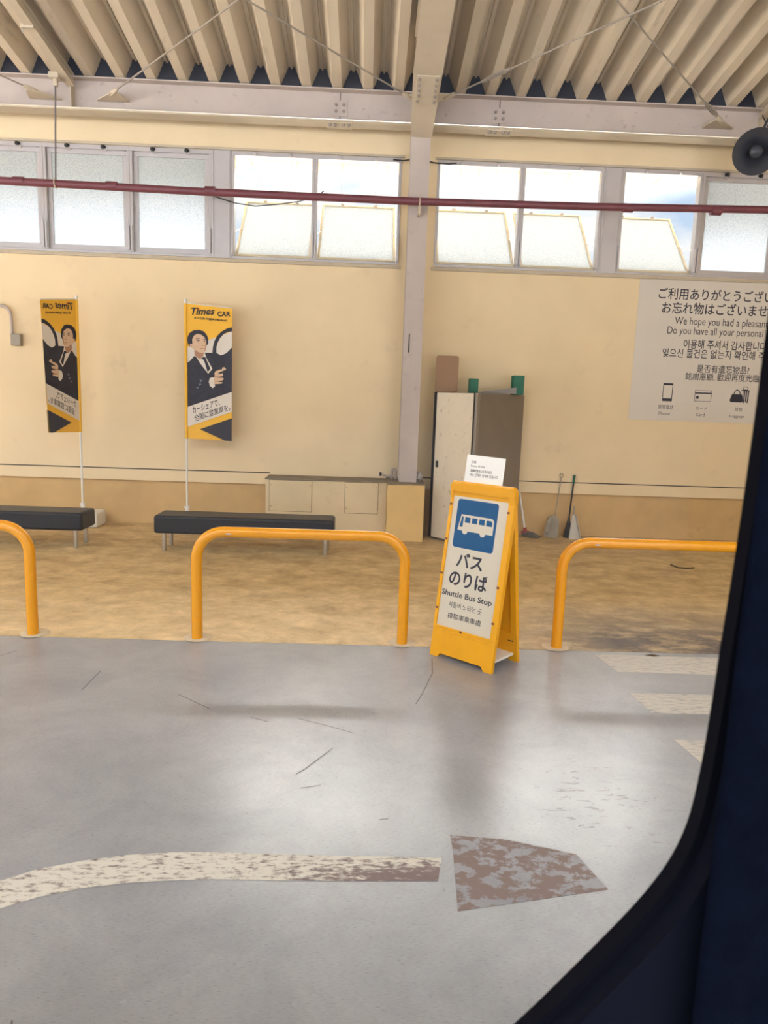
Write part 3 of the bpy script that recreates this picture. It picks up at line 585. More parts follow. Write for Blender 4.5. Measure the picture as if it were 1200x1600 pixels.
def rect(x0, z0, x1, z1, mi=0, y=PY - 0.0008): ink.add([(x0, y, z0), (x1, y, z0), (x1, y, z1), (x0, y, z1)], [(0, 1, 2, 3)], mi)
def outline(x0, z0, x1, z1, t, mi=0):
    rect(x0, z0, x1, z0 + t, mi); rect(x0, z1 - t, x1, z1, mi); rect(x0, z0 + t, x0 + t, z1 - t, mi); rect(x1 - t, z0 + t, x1, z1 - t, mi)
outline(3.83, 1.835, 3.96, 2.065, 0.009); rect(3.839, 1.844, 3.951, 1.872); rect(3.839, 2.04, 3.951, 2.056); flush('phone_icon')
outline(4.255, 1.845, 4.475, 1.99, 0.006); rect(4.261, 1.945, 4.469, 1.962); rect(4.275, 1.88, 4.31, 1.915); flush('card_icon')
ink.add([(x, PY - 0.0008, z) for x, z in ((4.735, 1.852), (4.885, 1.852), (4.90, 1.875), (4.875, 1.955), (4.745, 1.955), (4.72, 1.875))], [(0, 1, 2, 3, 4, 5)])  
hv = []
for i in range(13):
    a = math.pi * i / 12; hv += [(4.81 + 0.045 * math.cos(a), PY - 0.0008, 1.955 + 0.06 * math.sin(a)), (4.81 + 0.034 * math.cos(a), PY - 0.0008, 1.955 + 0.048 * math.sin(a))]
ink.add(hv, [(2 * i, 2 * i + 1, 2 * i + 3, 2 * i + 2) for i in range(12)])
for k in range(4): rect(4.872 + k * 0.026 + (0.012 if k == 0 else 0), 1.858, 4.89 + k * 0.026, 2.00)
rect(4.86, 2.0, 4.972, 2.012); outline(4.885, 2.012, 4.95, 2.055, 0.007); rect(4.90, 1.845, 4.915, 1.858); rect(4.945, 1.845, 4.96, 1.858)
flush('luggage_icon')

# ================================================================ BARRIERS
BX = -1.159; BW = 1.456; BZ = 0.784; BR = 0.0375; RB = 0.19
def arc(cx, cz, a0, a1, n=10): return [(cx + RB * math.cos(a0 + (a1 - a0) * i / n), cz + RB * math.sin(a0 + (a1 - a0) * i / n)) for i in range(n + 1)]
br0 = thing('barrier', 'yellow tubular hoop barrier in the middle, left of the bus stop board', 'barrier', (BX + BW / 2, 4.87, 0), 'yellow hoop barriers along the kerb')
path = [(BX, 0.0)] + [(BX, 0.3)] + arc(BX + RB, BZ - RB, math.pi, math.pi / 2) + arc(BX + BW - RB, BZ - RB, math.pi / 2, 0) + [(BX + BW, 0.3), (BX + BW, 0.0)]
MB().tube([(x, 4.87, z) for x, z in path], BR, 20).build('hoop_pipe', M_YEL, br0)
for x in (BX, BX + BW):
    MB().lathe([(0, 0.012), (0.085, 0.010), (0.10, 0.002), (0.10, 0.0)], (x, 4.905, 0.004), n=18).build('mortar_collar', mat('pale mortar', (0.55, 0.44, 0.30), 0.9, var=0.1), br0)
for x, d in ((BX + 0.21, 1),):
    MB().box((x, 4.829, BZ - 0.012), (x + 0.035, 4.836, BZ - 0.003)).build('vent_slot', M_STEEL, br0)
for dx, lab in ((-2.31 - (BX + BW), 'yellow tubular hoop barrier at the left edge in front of the cut-off bench'), (1.41 - BX, 'yellow tubular hoop barrier right of the bus stop board, running behind the bus pillar')):
    b = copy_tree(br0); b.location.x += dx; b['label'] = lab

# ================================================================ BENCHES
def rounded_box(x0, x1, y0, y1, z0, z1, r):
    m = MB(); m.box((x0, y0, z0), (x1, y1, z1)); return m
bn = thing('bench', 'long black padded bench with chrome legs behind the middle barrier', 'bench', (-1.31, 7.86, 0.004), 'black padded benches by the wall')
MB().box((-2.29, 7.66, 0.20), (-0.33, 8.06, 0.40)).build('seat_pad', M_VINYL, bn, bevel=0.03, seg=4)
MB().tube([(-2.275, 7.661, 0.372), (-0.345, 7.661, 0.372)], 0.004, 6).build('piping', M_VINYL, bn)
for x in (-2.19, -0.42):
    for y in (7.715, 7.995): MB().tube([(x, y, 0.004), (x, y, 0.21)], 0.025, 14).build('leg', M_CHROME, bn)
b1 = copy_tree(bn); b1.location.x += -3.06 + 0.33; b1['label'] = 'black padded bench cut off by the left edge, beside the mirrored flag'

# ================================================================ FLAG STANDS
def flag_layers():
    D = {}
    D['white_top'] = [(0, 0.68), (0.619, 0.77), (1, 0.832), (1, 0.6), (0.478, 0.6), (0, 0.55)]
    D['wheel'] = [(1, 0.862), (0.894, 0.851), (0.771, 0.822), (0.677, 0.788), (0.614, 0.746), (0.584, 0.703), (0.571, 0.652), (0.603, 0.622), (0.686, 0.624), (0.66, 0.663), (0.661, 0.702), (0.686, 0.735), (0.739, 0.772), (0.811, 0.803), (0.905, 0.822), (1, 0.831)]
    D['suit'] = [(0, 0.561), (0.088, 0.584), (0.183, 0.624), (0.291, 0.6), (0.374, 0.63), (0.416, 0.655), (0.571, 0.658), (0.656, 0.662), (0.758, 0.645), (0.878, 0.666), (1, 0.713), (1, 0.375), (0.663, 0.327), (0, 0.235)]
    D['shirt'] = [(0.199, 0.634), (0.416, 0.648), (0.443, 0.616), (0.571, 0.542), (0.561, 0.534), (0.481, 0.5), (0.291, 0.58)]
    D['neck'] = [(0.183, 0.668), (0.395, 0.66), (0.374, 0.625), (0.302, 0.601), (0.189, 0.628)]
    D['hair'] = [(0.092, 0.687), (0.046, 0.707), (0.03, 0.741), (0.046, 0.763), (0.083, 0.789), (0.171, 0.811), (0.295, 0.818), (0.388, 0.811), (0.46, 0.784), (0.485, 0.756), (0.485, 0.725), (0.448, 0.705), (0.42, 0.68), (0.168, 0.68)]
    D['face'] = [(0.139, 0.745), (0.182, 0.774), (0.243, 0.787), (0.326, 0.786), (0.397, 0.771), (0.439, 0.748), (0.448, 0.705), (0.422, 0.666), (0.354, 0.648), (0.272, 0.654), (0.178, 0.672), (0.143, 0.678), (0.092, 0.687), (0.086, 0.708), (0.118, 0.712), (0.143, 0.71)]
    D['jaw'] = [(0.178, 0.672), (0.272, 0.654), (0.354, 0.648), (0.40, 0.655), (0.374, 0.64), (0.30, 0.636), (0.22, 0.652)]
    D['cheek'] = [(0.43, 0.735), (0.446, 0.705), (0.422, 0.668), (0.40, 0.66), (0.415, 0.69), (0.42, 0.715)]
    D['tie'] = [(0.323, 0.605), (0.374, 0.621), (0.427, 0.621), (0.437, 0.609), (0.529, 0.54), (0.497, 0.521), (0.467, 0.513), (0.406, 0.583), (0.379, 0.602)]
    D['brow1'] = [(0.217, 0.749), (0.257, 0.756), (0.3, 0.753), (0.3, 0.749), (0.257, 0.751), (0.219, 0.745)]
    D['brow2'] = [(0.372, 0.751), (0.418, 0.757), (0.439, 0.752), (0.418, 0.752), (0.374, 0.747)]
    D['eye1'] = [(0.236, 0.737), (0.268, 0.742), (0.298, 0.740), (0.293, 0.736), (0.242, 0.734)]
    D['eye2'] = [(0.386, 0.739), (0.413, 0.743), (0.434, 0.740), (0.418, 0.737), (0.388, 0.736)]
    D['nose'] = [(0.335, 0.707), (0.36, 0.712), (0.386, 0.706), (0.376, 0.702), (0.34, 0.703)]
    D['mouth'] = [(0.303, 0.685), (0.354, 0.684), (0.407, 0.686), (0.404, 0.681), (0.354, 0.678), (0.305, 0.681)]
    D['ear'] = [(0.10, 0.702), (0.112, 0.705), (0.128, 0.69), (0.118, 0.686)]
    D['cuff'] = [(0.519, 0.468), (0.601, 0.478), (0.617, 0.442), (0.633, 0.41), (0.58, 0.394), (0.519, 0.41), (0.497, 0.439)]
    D['hand'] = [(0.601, 0.474), (0.628, 0.486), (0.617, 0.507), (0.644, 0.523), (0.737, 0.538), (0.78, 0.539), (0.795, 0.557), (0.841, 0.559), (0.878, 0.544), (0.831, 0.535), (0.769, 0.524), (0.686, 0.509), (0.748, 0.507), (0.811, 0.513), (0.806, 0.494), (0.716, 0.485), (0.644, 0.479), (0.716, 0.476), (0.811, 0.478), (0.825, 0.468), (0.79, 0.458), (0.705, 0.452), (0.644, 0.449), (0.716, 0.445), (0.801, 0.444), (0.78, 0.434), (0.684, 0.428), (0.617, 0.426), (0.607, 0.449)]
    D['finger1'] = [(0.628, 0.483), (0.716, 0.485), (0.806, 0.494), (0.802, 0.49), (0.716, 0.481), (0.633, 0.478)]
    D['finger2'] = [(0.635, 0.451), (0.716, 0.453), (0.79, 0.458), (0.785, 0.453), (0.705, 0.447), (0.638, 0.445)]
    D['glint1'] = [(0.3, 0.448), (0.34, 0.452), (0.362, 0.442), (0.309, 0.43)]
    D['glint2'] = [(0.273, 0.418), (0.319, 0.423), (0.335, 0.413), (0.287, 0.404)]
    D['glint3'] = [(0.215, 0.39), (0.266, 0.395), (0.282, 0.388), (0.245, 0.382)]
    D['white_low'] = [(0, 0.235), (1, 0.377), (1, 0.224), (0, 0.085)]
    D['arrow'] = [(0.298, 0.076), (1, 0.175), (1, 0.0), (0.852, 0.0)]
    order = [('white_top', 1), ('suit', 3), ('wheel', 2), ('hair', 2), ('shirt', 1), ('neck', 5), ('face', 4), ('jaw', 5), ('cheek', 5), ('tie', 2), ('brow1', 2), ('brow2', 2), ('eye1', 2), ('eye2', 2),
             ('nose', 5), ('mouth', 5), ('ear', 5), ('cuff', 1), ('hand', 4), ('finger1', 5), ('finger2', 5), ('glint1', 6), ('glint2', 6), ('glint3', 6), ('white_low', 1), ('arrow', 2)]
    return D, order
FLAGM = [M_FLAG, M_FWHITE, M_FINK, M_FSUIT, M_SKIN, M_SKIND, M_FGLINT, M_FRED]
def flag_text():
    out = []
    def box_map(vf, o, ux, uy):  # local (0..1,0..1) -> flag plane through a skewed box
        return [(o[0] + ux[0] * x + uy[0] * y, o[1] + ux[1] * x + uy[1] * y) for x, y in vf[0]], vf[1]
    out.append((box_map(fit('Times', (0, 1, 0, 1), 0.02, 0.25), (0.122, 0.921), (0.50, 0.018), (0, 0.053)), 2))
    out.append((box_map(fit('CAR', (0, 1, 0, 1), 0.025), (0.685, 0.930), (0.275, 0.008), (0, 0.037)), 2))
    out.append((box_map(fit('法人契約 月額基本料金0円', (0, 1, 0, 1), 0.015), (0.18, 0.893), (0.71, 0.003), (0, 0.018)), 2))
    out.append((box_map(fit('カーシェアで、', (0, 1, 0, 1), 0.014), (0.141, 0.188), (0.60, 0.080), (-0.01, 0.052)), 2))
    out.append((box_map(fit('全国に営業車を。', (0, 1, 0, 1), 0.008), (0.18, 0.130), (0.79, 0.106), (-0.01, 0.052)), 2))
    dot = [(0.262 + 0.022 * math.cos(a), 0.972 + 0.008 * math.sin(a)) for a in [i * math.pi / 5 for i in range(10)]]
    out.append(((dot, [tuple(range(10))]), 7)); return out
def flag_stand(pole, TL, TR, BR_, BL, top, label, seen_base, wtd):
    """TL/BL run along the pole, TR/BR along the free edge"""
    TL, TR, BR_, BL = map(Vector, (TL, TR, BR_, BL))
    t = thing('flag_stand', label, 'flag', (pole[0], pole[1], 0.004), 'advertising flags on white poles')
    nrm = (TR - TL).cross(BL - TL).normalized()
    if nrm.y > 0: nrm = -nrm
    def P(s, z, o): 
        a = BL.lerp(TL, z); b = BR_.lerp(TR, z); return a.lerp(b, s) + nrm * o
    m = MB(); D, order = flag_layers()
    m.add([P(0, 0, 0.0004), P(1, 0, 0.0004), P(1, 1, 0.0004), P(0, 1, 0.0004), P(0, 0, -0.0004), P(1, 0, -0.0004), P(1, 1, -0.0004), P(0, 1, -0.0004)],
          [(0, 1, 2, 3), (7, 6, 5, 4), (0, 4, 5, 1), (1, 5, 6, 2), (2, 6, 7, 3), (3, 7, 4, 0)], 0)
    lv = 0
    for sgn in (1, -1):
        lv = 1
        for k, mi in order:
            pts = D[k]; m.add([P(s, z, sgn * (0.0004 + 0.0003 * lv)) for s, z in pts], [tuple(range(len(pts)))], mi); lv += 1
        for (vs, fs), mi in flag_text():
            m.add([P(s, z, sgn * (0.0004 + 0.0003 * lv)) for s, z in vs], fs, mi)
    # sleeve round the pole
    m.tube([BL + Vector((0, 0, 0)), TL], 0.019, 10, 0, cap=False)
    m.build('flag', FLAGM, t, smooth=False, fix=False)
    MB().tube([(pole[0], pole[1], 0.26), (pole[0], pole[1], top)], 0.013, 10).build('pole', M_WPL, t)
    MB().tube([(pole[0], pole[1], top - 0.03), (pole[0], pole[1], top + 0.012)], 0.018, 10).build('pole_cap', M_WPL, t)
    d = (TR - TL); d.z *= 0.0
    MB().tube([Vector((pole[0], pole[1], TL.z + 0.006)), TR + Vector((0, 0, 0.004))], 0.006, 8).build('cross_bar', M_WPL, t)
    MB().tube([(pole[0], pole[1], 0.20), (pole[0], pole[1], 0.27), (pole[0], pole[1], 0.275), (pole[0], pole[1], 0.30)], [0.026, 0.026, 0.034, 0.034], 12).build('pole_socket', M_WPL, t)
    bx, by = pole[0], pole[1] + 0.03
    MB().box((bx - 0.20, by - 0.17, 0.004), (bx + 0.22, by + 0.17, 0.20)).build('water_base', M_WPL, t, bevel=0.03, seg=3)
    return t
flag_stand((-2.258, 9.0), (-2.257, 9.0, 2.80), (-1.689, 9.0, 2.761), (-1.695, 9.0, 1.147), (-2.257, 9.0, 1.161), 2.84,
           'white-poled amber flag reading the right way round, behind the middle bench', True, 0.565)
flag_stand((-3.573, 9.0), (-3.573, 9.0, 2.795), (-3.787, 8.5, 2.722), (-3.7656, 8.55, 1.204), (-3.573, 9.0, 1.194), 2.83,
           'white-poled amber flag seen from its back with mirrored lettering, at the left', True, 0.565)

# ================================================================ CABINET and what stands on it
NC = Vector((1.262, 8.452, 0)); A = Vector((-0.707, 0.707, 0)); B = Vector((0.707, 0.707, 0)); Z = Vector((0, 0, 1))
w1, w2, HC = 0.62, 0.42, 1.842
CT = Matrix.Translation(NC) @ Matrix((( A.x, B.x, 0, 0), (A.y, B.y, 0, 0), (0, 0, 1, 0), (0, 0, 0, 1)))
cab = thing('locker', 'tall steel locker with a scuffed white door turned to the left, right of the column', 'locker', (1.2, 8.82, 0.004))
MB().box((0, 0.0, 0.03), (w1, w2, HC), T=CT).box((0.02, 0.02, 0.004), (w1 - 0.02, w2 - 0.02, 0.03), T=CT).build('body', M_LOCKG, cab, bevel=0.003)
dr = MB().box((0.012, -0.02, 0.035), (w1 - 0.055, -0.001, HC - 0.006), T=CT).build('door', M_LOCKW, cab, bevel=0.004)
MB().box((w1 - 0.055, -0.004, 0.03), (w1, -0.0005, HC), T=CT).build('door_gap', M_BLACK, cab, smooth=False)
MB().box((w1 - 0.125, -0.028, 0.92), (w1 - 0.085, -0.02, 1.0), T=CT).build('handle', M_BLACK, dr, bevel=0.004)
MB().box((0.0, -0.008, 0.03), (0.012, -0.0005, HC), T=CT).build('door_edge', M_LINE, cab, smooth=False)
pnl = thing('steel_panel', 'grey brown steel panel standing upright along the right side of the white-door locker', 'panel', (1.62, 8.80, 0.004))
MB().box((-0.036, 0.004, 0.004), (-0.002, 1.0, HC), T=CT).build('sheet', M_LOCKG, pnl, bevel=0.003)
MB().box((-0.04, 0.0, 0.004), (-0.002, 0.05, HC), T=CT).build('edge_strip', mat('paler grey steel', (0.24, 0.20, 0.16), 0.5), pnl, bevel=0.002)

def rounded_rect(x0, x1, z0, z1, r, y, n=5):
    out = []
    for cx, cz, a0 in ((x1 - r, z0 + r, -90), (x1 - r, z1 - r, 0), (x0 + r, z1 - r, 90), (x0 + r, z0 + r, 180)):
        for i in range(n + 1):
            a = math.radians(a0 + 90 * i / n); out.append((cx + r * math.cos(a), y, cz + r * math.sin(a)))
    return out
tag(MB().prism(rounded_rect(0.83, 1.108, HC, 2.288, 0.03, 8.93), (0, 0.018, 0)).build('board', M_BROWN, loc=(0.97, 8.94, HC), smooth=False),
    'brown round-cornered board standing upright on the cabinet top', 'board')
gt = thing('folded_carton', 'green-ended grey carton lying on the right of the cabinet top', 'carton', (1.58, 8.9, HC))
MB().box((1.245, 8.86, HC + 0.001), (1.355, 8.98, HC + 0.18)).build('end_block', M_GREEN, gt, bevel=0.003)
MB().box((1.795, 8.90, HC + 0.001), (1.93, 9.06, HC + 0.237)).build('end_block', M_GREEN, gt, bevel=0.003)
MB().prism([(1.77, 8.88, HC + 0.23), (1.795, 8.9, HC + 0.235), (1.795, 8.9, HC + 0.06), (1.77, 8.88, HC + 0.06)], (0, 0.012, 0)).build('end_flap', M_GREEN, gt, smooth=False)
MB().prism([(1.355, 8.87, HC + 0.004), (1.83, 8.87, HC + 0.012), (1.83, 8.87, HC + 0.09), (1.60, 8.87, HC + 0.055), (1.355, 8.87, HC + 0.02)], (0, 0.12, 0)).build('grey_board', M_GREYB, gt, smooth=False)

# ================================================================ TOOLS along the wall
mp_ = thing('mop', 'grey mop with a white stick leaning on the wall beside the cabinet', 'mop', (2.12, 9.15, 0.004))
MB().tube([(1.985, 9.27, 0.83), (2.118, 9.15, 0.10)], 0.013, 10).build('stick', M_WPL, mp_)
MB().tube([(2.112, 9.155, 0.13), (2.125, 9.145, 0.06)], 0.024, 10).box((2.07, 9.11, 0.05), (2.18, 9.17, 0.085)).build('clamp', mat('dull red plastic', (0.30, 0.03, 0.03), 0.5), mp_, bevel=0.004)
mh = MB()
for k in range(60):
    a = random.uniform(-0.5, 1.0) * 1.9; r = random.uniform(0.07, 0.22)
    x, y = 2.125, 9.13; ex, ey = x + r * math.cos(a) * 1.0, y - 0.02 + r * 0.35 * math.sin(a)
    mh.tube([(x + random.uniform(-0.05, 0.05), y + random.uniform(-0.03, 0.02), 0.065), ((x + ex) / 2, (y + ey) / 2, random.uniform(0.045, 0.075)), (ex, ey, 0.016)], 0.011, 5)
o = mh.build('mop_head', M_MOP, mp_); o['kind'] = 'stuff'
dp = thing('dustpan', 'grey tin long-handled dustpan standing upright against the wall', 'dustpan', (2.47, 9.12, 0.004))
pan = []
for cx, cz, rr in ((2.47, 0.20, 0.075),):
    pan = [(2.395 + 0.015, 9.14, 0.006), (2.55, 9.14, 0.006)] + [(2.482 + 0.078 * math.cos(a), 9.14, 0.22 + 0.085 * math.sin(a)) for a in [i * math.pi / 12 for i in range(13)]]
MB().prism(pan, (0, 0.02, 0)).build('pan', M_PAN, dp, smooth=False)
hood = [(2.40 + 0.02, 9.04, 0.15), (2.545, 9.04, 0.15)] 
MB().add([(2.41, 9.13, 0.02), (2.41, 9.06, 0.10), (2.42, 9.05, 0.22), (2.44, 9.07, 0.30), (2.45, 9.13, 0.30), (2.36, 9.13, 0.02), (2.36, 9.08, 0.10), (2.375, 9.07, 0.22), (2.41, 9.09, 0.29), (2.42, 9.13, 0.29)],
         [(0, 1, 2, 3, 4), (9, 8, 7, 6, 5), (0, 5, 6, 1), (1, 6, 7, 2), (2, 7, 8, 3), (3, 8, 9, 4), (4, 9, 5, 0)]).build('side_lip', M_PAN, dp, smooth=False)
MB().tube([(2.50, 9.15, 0.29), (2.585, 9.28, 0.80)], 0.007, 8).build('handle', M_PAN, dp)
MB().tube([(2.585 + 0.022 * math.cos(a), 9.28, 0.82 + 0.028 * math.sin(a)) for a in [i * math.pi / 8 for i in range(17)]], 0.005, 6).build('hanging_loop', M_PAN, dp)
brm = thing('broom', 'black-headed broom with a green-topped dark stick leaning on the wall', 'broom', (2.69, 9.18, 0.004))
MB().tube([(2.752, 9.28, 0.72), (2.70, 9.19, 0.27)], 0.011, 8).build('stick', M_BLACK, brm)
MB().tube([(2.76, 9.285, 0.83), (2.752, 9.28, 0.72)], 0.016, 8).build('grip', M_GREEN, brm)
MB().tube([(2.70, 9.19, 0.28), (2.695, 9.18, 0.20)], [0.014, 0.024], 8).prism([(2.64, 9.155, 0.01), (2.70, 9.155, 0.004), (2.72, 9.155, 0.21), (2.675, 9.155, 0.20)], (0, 0.05, 0)).build('broom_head', M_BLACK, brm, smooth=False)
sc = thing('scoop', 'pale flared scoop leaning on the wall beside the black broom', 'scoop', (2.76, 9.2, 0.004))
MB().prism([(2.70, 9.12, 0.004), (2.84, 9.12, 0.004), (2.785, 9.2, 0.31), (2.745, 9.2, 0.31)], (0, 0.014, 0.004)).prism([(2.84, 9.12, 0.004), (2.785, 9.2, 0.31), (2.785, 9.16, 0.31), (2.84, 9.06, 0.01)], (0.006, 0, 0)).build('scoop_pan', mat('pale grey plastic', (0.50, 0.45, 0.38), 0.5, var=0.08), sc, smooth=False)
MB().tube([(2.765, 9.21, 0.30), (2.77, 9.24, 0.42)], 0.012, 8).build('scoop_grip', M_PAN, sc)

# ================================================================ small things by the column foot
tp = thing('tap', 'small grey tap fitting lying on the low wall box beside the column', 'tap', (0.30, 9.08, 0.708))
MB().tube([(0.335, 9.1, 0.722), (0.335, 9.1, 0.83), (0.345, 9.1, 0.845), (0.375, 9.1, 0.85), (0.385, 9.1, 0.84), (0.385, 9.1, 0.722)], 0.018, 10).build('pipe_bend', M_STEEL, tp)
MB().tube([(0.335, 9.1, 0.745), (0.24, 9.05, 0.77), (0.20, 9.03, 0.785)], [0.016, 0.014, 0.012], 10).build('spout', M_STEEL, tp)
MB().box((0.175, 9.01, 0.765), (0.205, 9.05, 0.81)).build('nozzle', M_BLACK, tp, bevel=0.004)
bgm = MB(); rr = random.Random(3); rows = 9; cols = 14; vs = []
for i in range(rows):
    for k in range(cols):
        a = 2 * math.pi * k / cols; t = i / (rows - 1); r = 0.055 * math.sin(math.pi * (0.12 + 0.85 * t)) * (0.8 + 0.35 * rr.random())
        vs.append((0.672 + r * math.cos(a), 8.94 + r * math.sin(a), 0.7225 + 0.12 * t + (0.012 * rr.random() if 0 < i else 0)))
bgm.add(vs, [(i * cols + k, i * cols + (k + 1) % cols, (i + 1) * cols + (k + 1) % cols, (i + 1) * cols + k) for i in range(rows - 1) for k in range(cols)] + [tuple(range(cols))[::-1], tuple(range((rows - 1) * cols, rows * cols))])
tag(bgm.build('plastic_bag', M_BAG, loc=(0.672, 8.94, 0.722)), 'crumpled pale plastic bag on the plinth beside the column foot', 'bag')
tag(MB().tube([(3.45, 7.70, 0.012), (3.475, 7.56, 0.012), (3.56, 7.54, 0.012), (3.66, 7.575, 0.012)], 0.008, 6).build('twig', M_TWIG, loc=(3.55, 7.6, 0.004)),
    'thin dark bent twig lying on the tan floor behind the right barrier', 'twig')
tag(MB().add([(2.02, 4.78, 0.002), (2.07, 4.775, 0.012), (2.12, 4.765, 0.006), (2.075, 4.755, 0.002), (2.02, 4.78, 0.001), (2.07, 4.775, 0.008), (2.12, 4.765, 0.003), (2.075, 4.755, 0.001)],
             [(0, 1, 2, 3), (7, 6, 5, 4), (0, 4, 5, 1), (1, 5, 6, 2), (2, 6, 7, 3), (3, 7, 4, 0)]).build('dry_leaf', M_TWIG, loc=(2.07, 4.77, 0), smooth=False), 'small dry leaf by the kerb at the topmost white stripe', 'leaf')

# ================================================================ BUS STOP BOARD
FL = Vector((0.48, 4.695, 0)); U = Vector((0.368, -0.347, 0)).normalized(); BWD = 0.506
TOPL = Vector((0.6005, 4.8225, 1.192)); V = (TOPL - FL).normalized(); Wn = U.cross(V).normalized()   # Wn points to the viewer
if Wn.y > 0: Wn = -Wn
SLANT = 1.2048
def ab(u, v, w=0.0): return FL + U * u + V * v + Wn * w
RB_ = FL + Vector((0.24, 0.255, 0)); V2 = (TOPL - RB_).normalized(); Wr = V2.cross(U).normalized()
if Wr.y < 0: Wr = -Wr
def abr(u, v, w=0.0): return RB_ + U * u + V2 * v + Wr * w
sb = thing('a_frame_sign', 'yellow folding bus stop board with a blue bus sign standing on the grey floor', 'sign', (0.785, 4.65, 0))
def leaf(P, name, recess):
    m = MB()
    def slab(pts, w0, w1): m.prism([P(u, v, w0) for u, v in pts], (P(0, 0, w1) - P(0, 0, w0)))
    top = SLANT + 0.005
    # skirt with feet, cross rails, stiles, back web
    slab([(0, 0.0), (0.065, 0.0), (0.085, 0.028), (0.421, 0.028), (0.441, 0.0), (0.506, 0.0), (0.506, 0.205), (0, 0.205)], -0.03, 0.0)
    slab([(0, 0.205), (0.022, 0.205), (0.022, 1.16), (0, 1.16)], -0.035, 0.004); slab([(0.462, 0.205), (0.506, 0.205), (0.506, 1.16), (0.462, 1.16)], -0.035, 0.004)
    pts = [(0, 1.145), (0.506, 1.145)] + [(0.506 - 0.03 + 0.03 * math.cos(a), top - 0.03 + 0.03 * math.sin(a)) for a in [i * math.pi / 10 for i in range(6)]] + [(0.03 + 0.03 * math.cos(a), top - 0.03 + 0.03 * math.sin(a)) for a in [math.pi / 2 + i * math.pi / 10 for i in range(6)]]
    slab(pts, -0.03, 0.0)
    slab([(0.02, 0.2), (0.465, 0.2), (0.465, 1.15), (0.02, 1.15)], -0.02, -0.010)
    slab([(0.02, 0.205), (0.465, 0.205), (0.465, 0.218), (0.02, 0.218)], -0.01, 0.005); slab([(0.02, 0.186), (0.465, 0.186), (0.465, 0.194), (0.02, 0.194)], 0.0, 0.004)
    slab([(0.02, 1.148), (0.465, 1.148), (0.465, 1.158), (0.02, 1.158)], -0.01, 0.005)
    return m.build(name, M_YPL, sb, smooth=False, bevel=0.004)
fp_ = leaf(ab, 'front_leaf', True); leaf(abr, 'rear_leaf', False)
MB().tube([TOPL + U * 0.01 - Vector((0, 0, 0.012)), TOPL + U * 0.496 - Vector((0, 0, 0.012))], 0.022, 14).build('hinge_bar', M_YPL, sb)
a_, b_ = ab(0.40, 0.10, -0.03), abr(0.40, 0.10, -0.03)
MB().prism([ab(0.03, 0.05, -0.03), ab(0.476, 0.05, -0.03), abr(0.476, 0.05, -0.03), abr(0.03, 0.05, -0.03)], (0, 0, 0.015)).build('stay_plate', M_WPL, sb, smooth=False)
mk2 = MB().prism([abr(0.44, 0.15, -0.0345), abr(0.48, 0.15, -0.0345), abr(0.48, 0.156, -0.0345), abr(0.44, 0.156, -0.0345)], -Wr * 0.002)
mk2.build('stamp_mark', M_INK, sb, smooth=False)
sf = MB(); SM = [M_WHITE, M_BLUE, M_INK]
sf.prism([ab(0.022, 0.218, -0.010), ab(0.462, 0.218, -0.010), ab(0.462, 1.147, -0.010), ab(0.022, 1.147, -0.010)], Wn * 0.003, 0)
def flat(pts, mi, lv): sf.add([ab(u, v, -0.007 + 0.0006 * lv) for u, v in pts], [tuple(range(len(pts)))], mi)
def rr2(u0, u1, v0, v1, r): return [(x, z) for x, _, z in rounded_rect(u0, u1, v0, v1, r, 0)]
flat(rr2(0.061, 0.387, 0.767, 1.095, 0.02), 1, 1)
bus = [(0.103, 0.993), (0.344, 0.993), (0.358, 0.988), (0.367, 0.975), (0.367, 0.884)] 
def wheel(cu): return [(cu + 0.022 * math.cos(a), 0.884 + 0.022 * math.sin(a)) for a in [-i * math.pi / 10 for i in range(11)]]
bus += wheel(0.289) + wheel(0.147) + [(0.085, 0.886)]
flat(bus, 0, 2)
flat([(0.111, 0.98), (0.124, 0.98), (0.124, 0.909), (0.098, 0.908)], 1, 3)
for u in (0.137, 0.194, 0.252): flat([(u, 0.978), (u + 0.043, 0.978), (u + 0.043, 0.941), (u, 0.941)], 1, 3)
flat([(0.309, 0.977), (0.343, 0.977), (0.352, 0.972), (0.355, 0.962), (0.355, 0.940), (0.309, 0.940)], 1, 3)
def letter(s, box, bold):
    vs, fs = fit(s, box, bold); sf.add([ab(u, v, -0.0064) for u, v in vs], fs, 2)
letter('バス', (0.112, 0.325, 0.637, 0.738), 0.026); letter('のりば', (0.073, 0.383, 0.506, 0.614), 0.026)
letter('Shuttle Bus Stop', (0.029, 0.434, 0.420, 0.470), 0.016); letter('셔틀버스 타는 곳', (0.097, 0.367, 0.357, 0.396), 0.0)
letter('接駁車乘車處', (0.102, 0.373, 0.281, 0.321), 0.006)
sf.build('sign_face', SM, sb, smooth=False, fix=False)
for u, v in ((0.012, 1.053), (0.012, 0.812), (0.012, 0.575), (0.012, 0.335), (0.47, 1.048), (0.47, 0.56), (0.47, 0.325), (0.234, 0.211)):
    MB().prism([ab(u - 0.009, v - 0.007, 0.004), ab(u + 0.009, v - 0.007, 0.004), ab(u + 0.009, v + 0.007, 0.004), ab(u - 0.009, v + 0.007, 0.004)], Wn * 0.003).build('clip', M_RUST, sb, smooth=False)
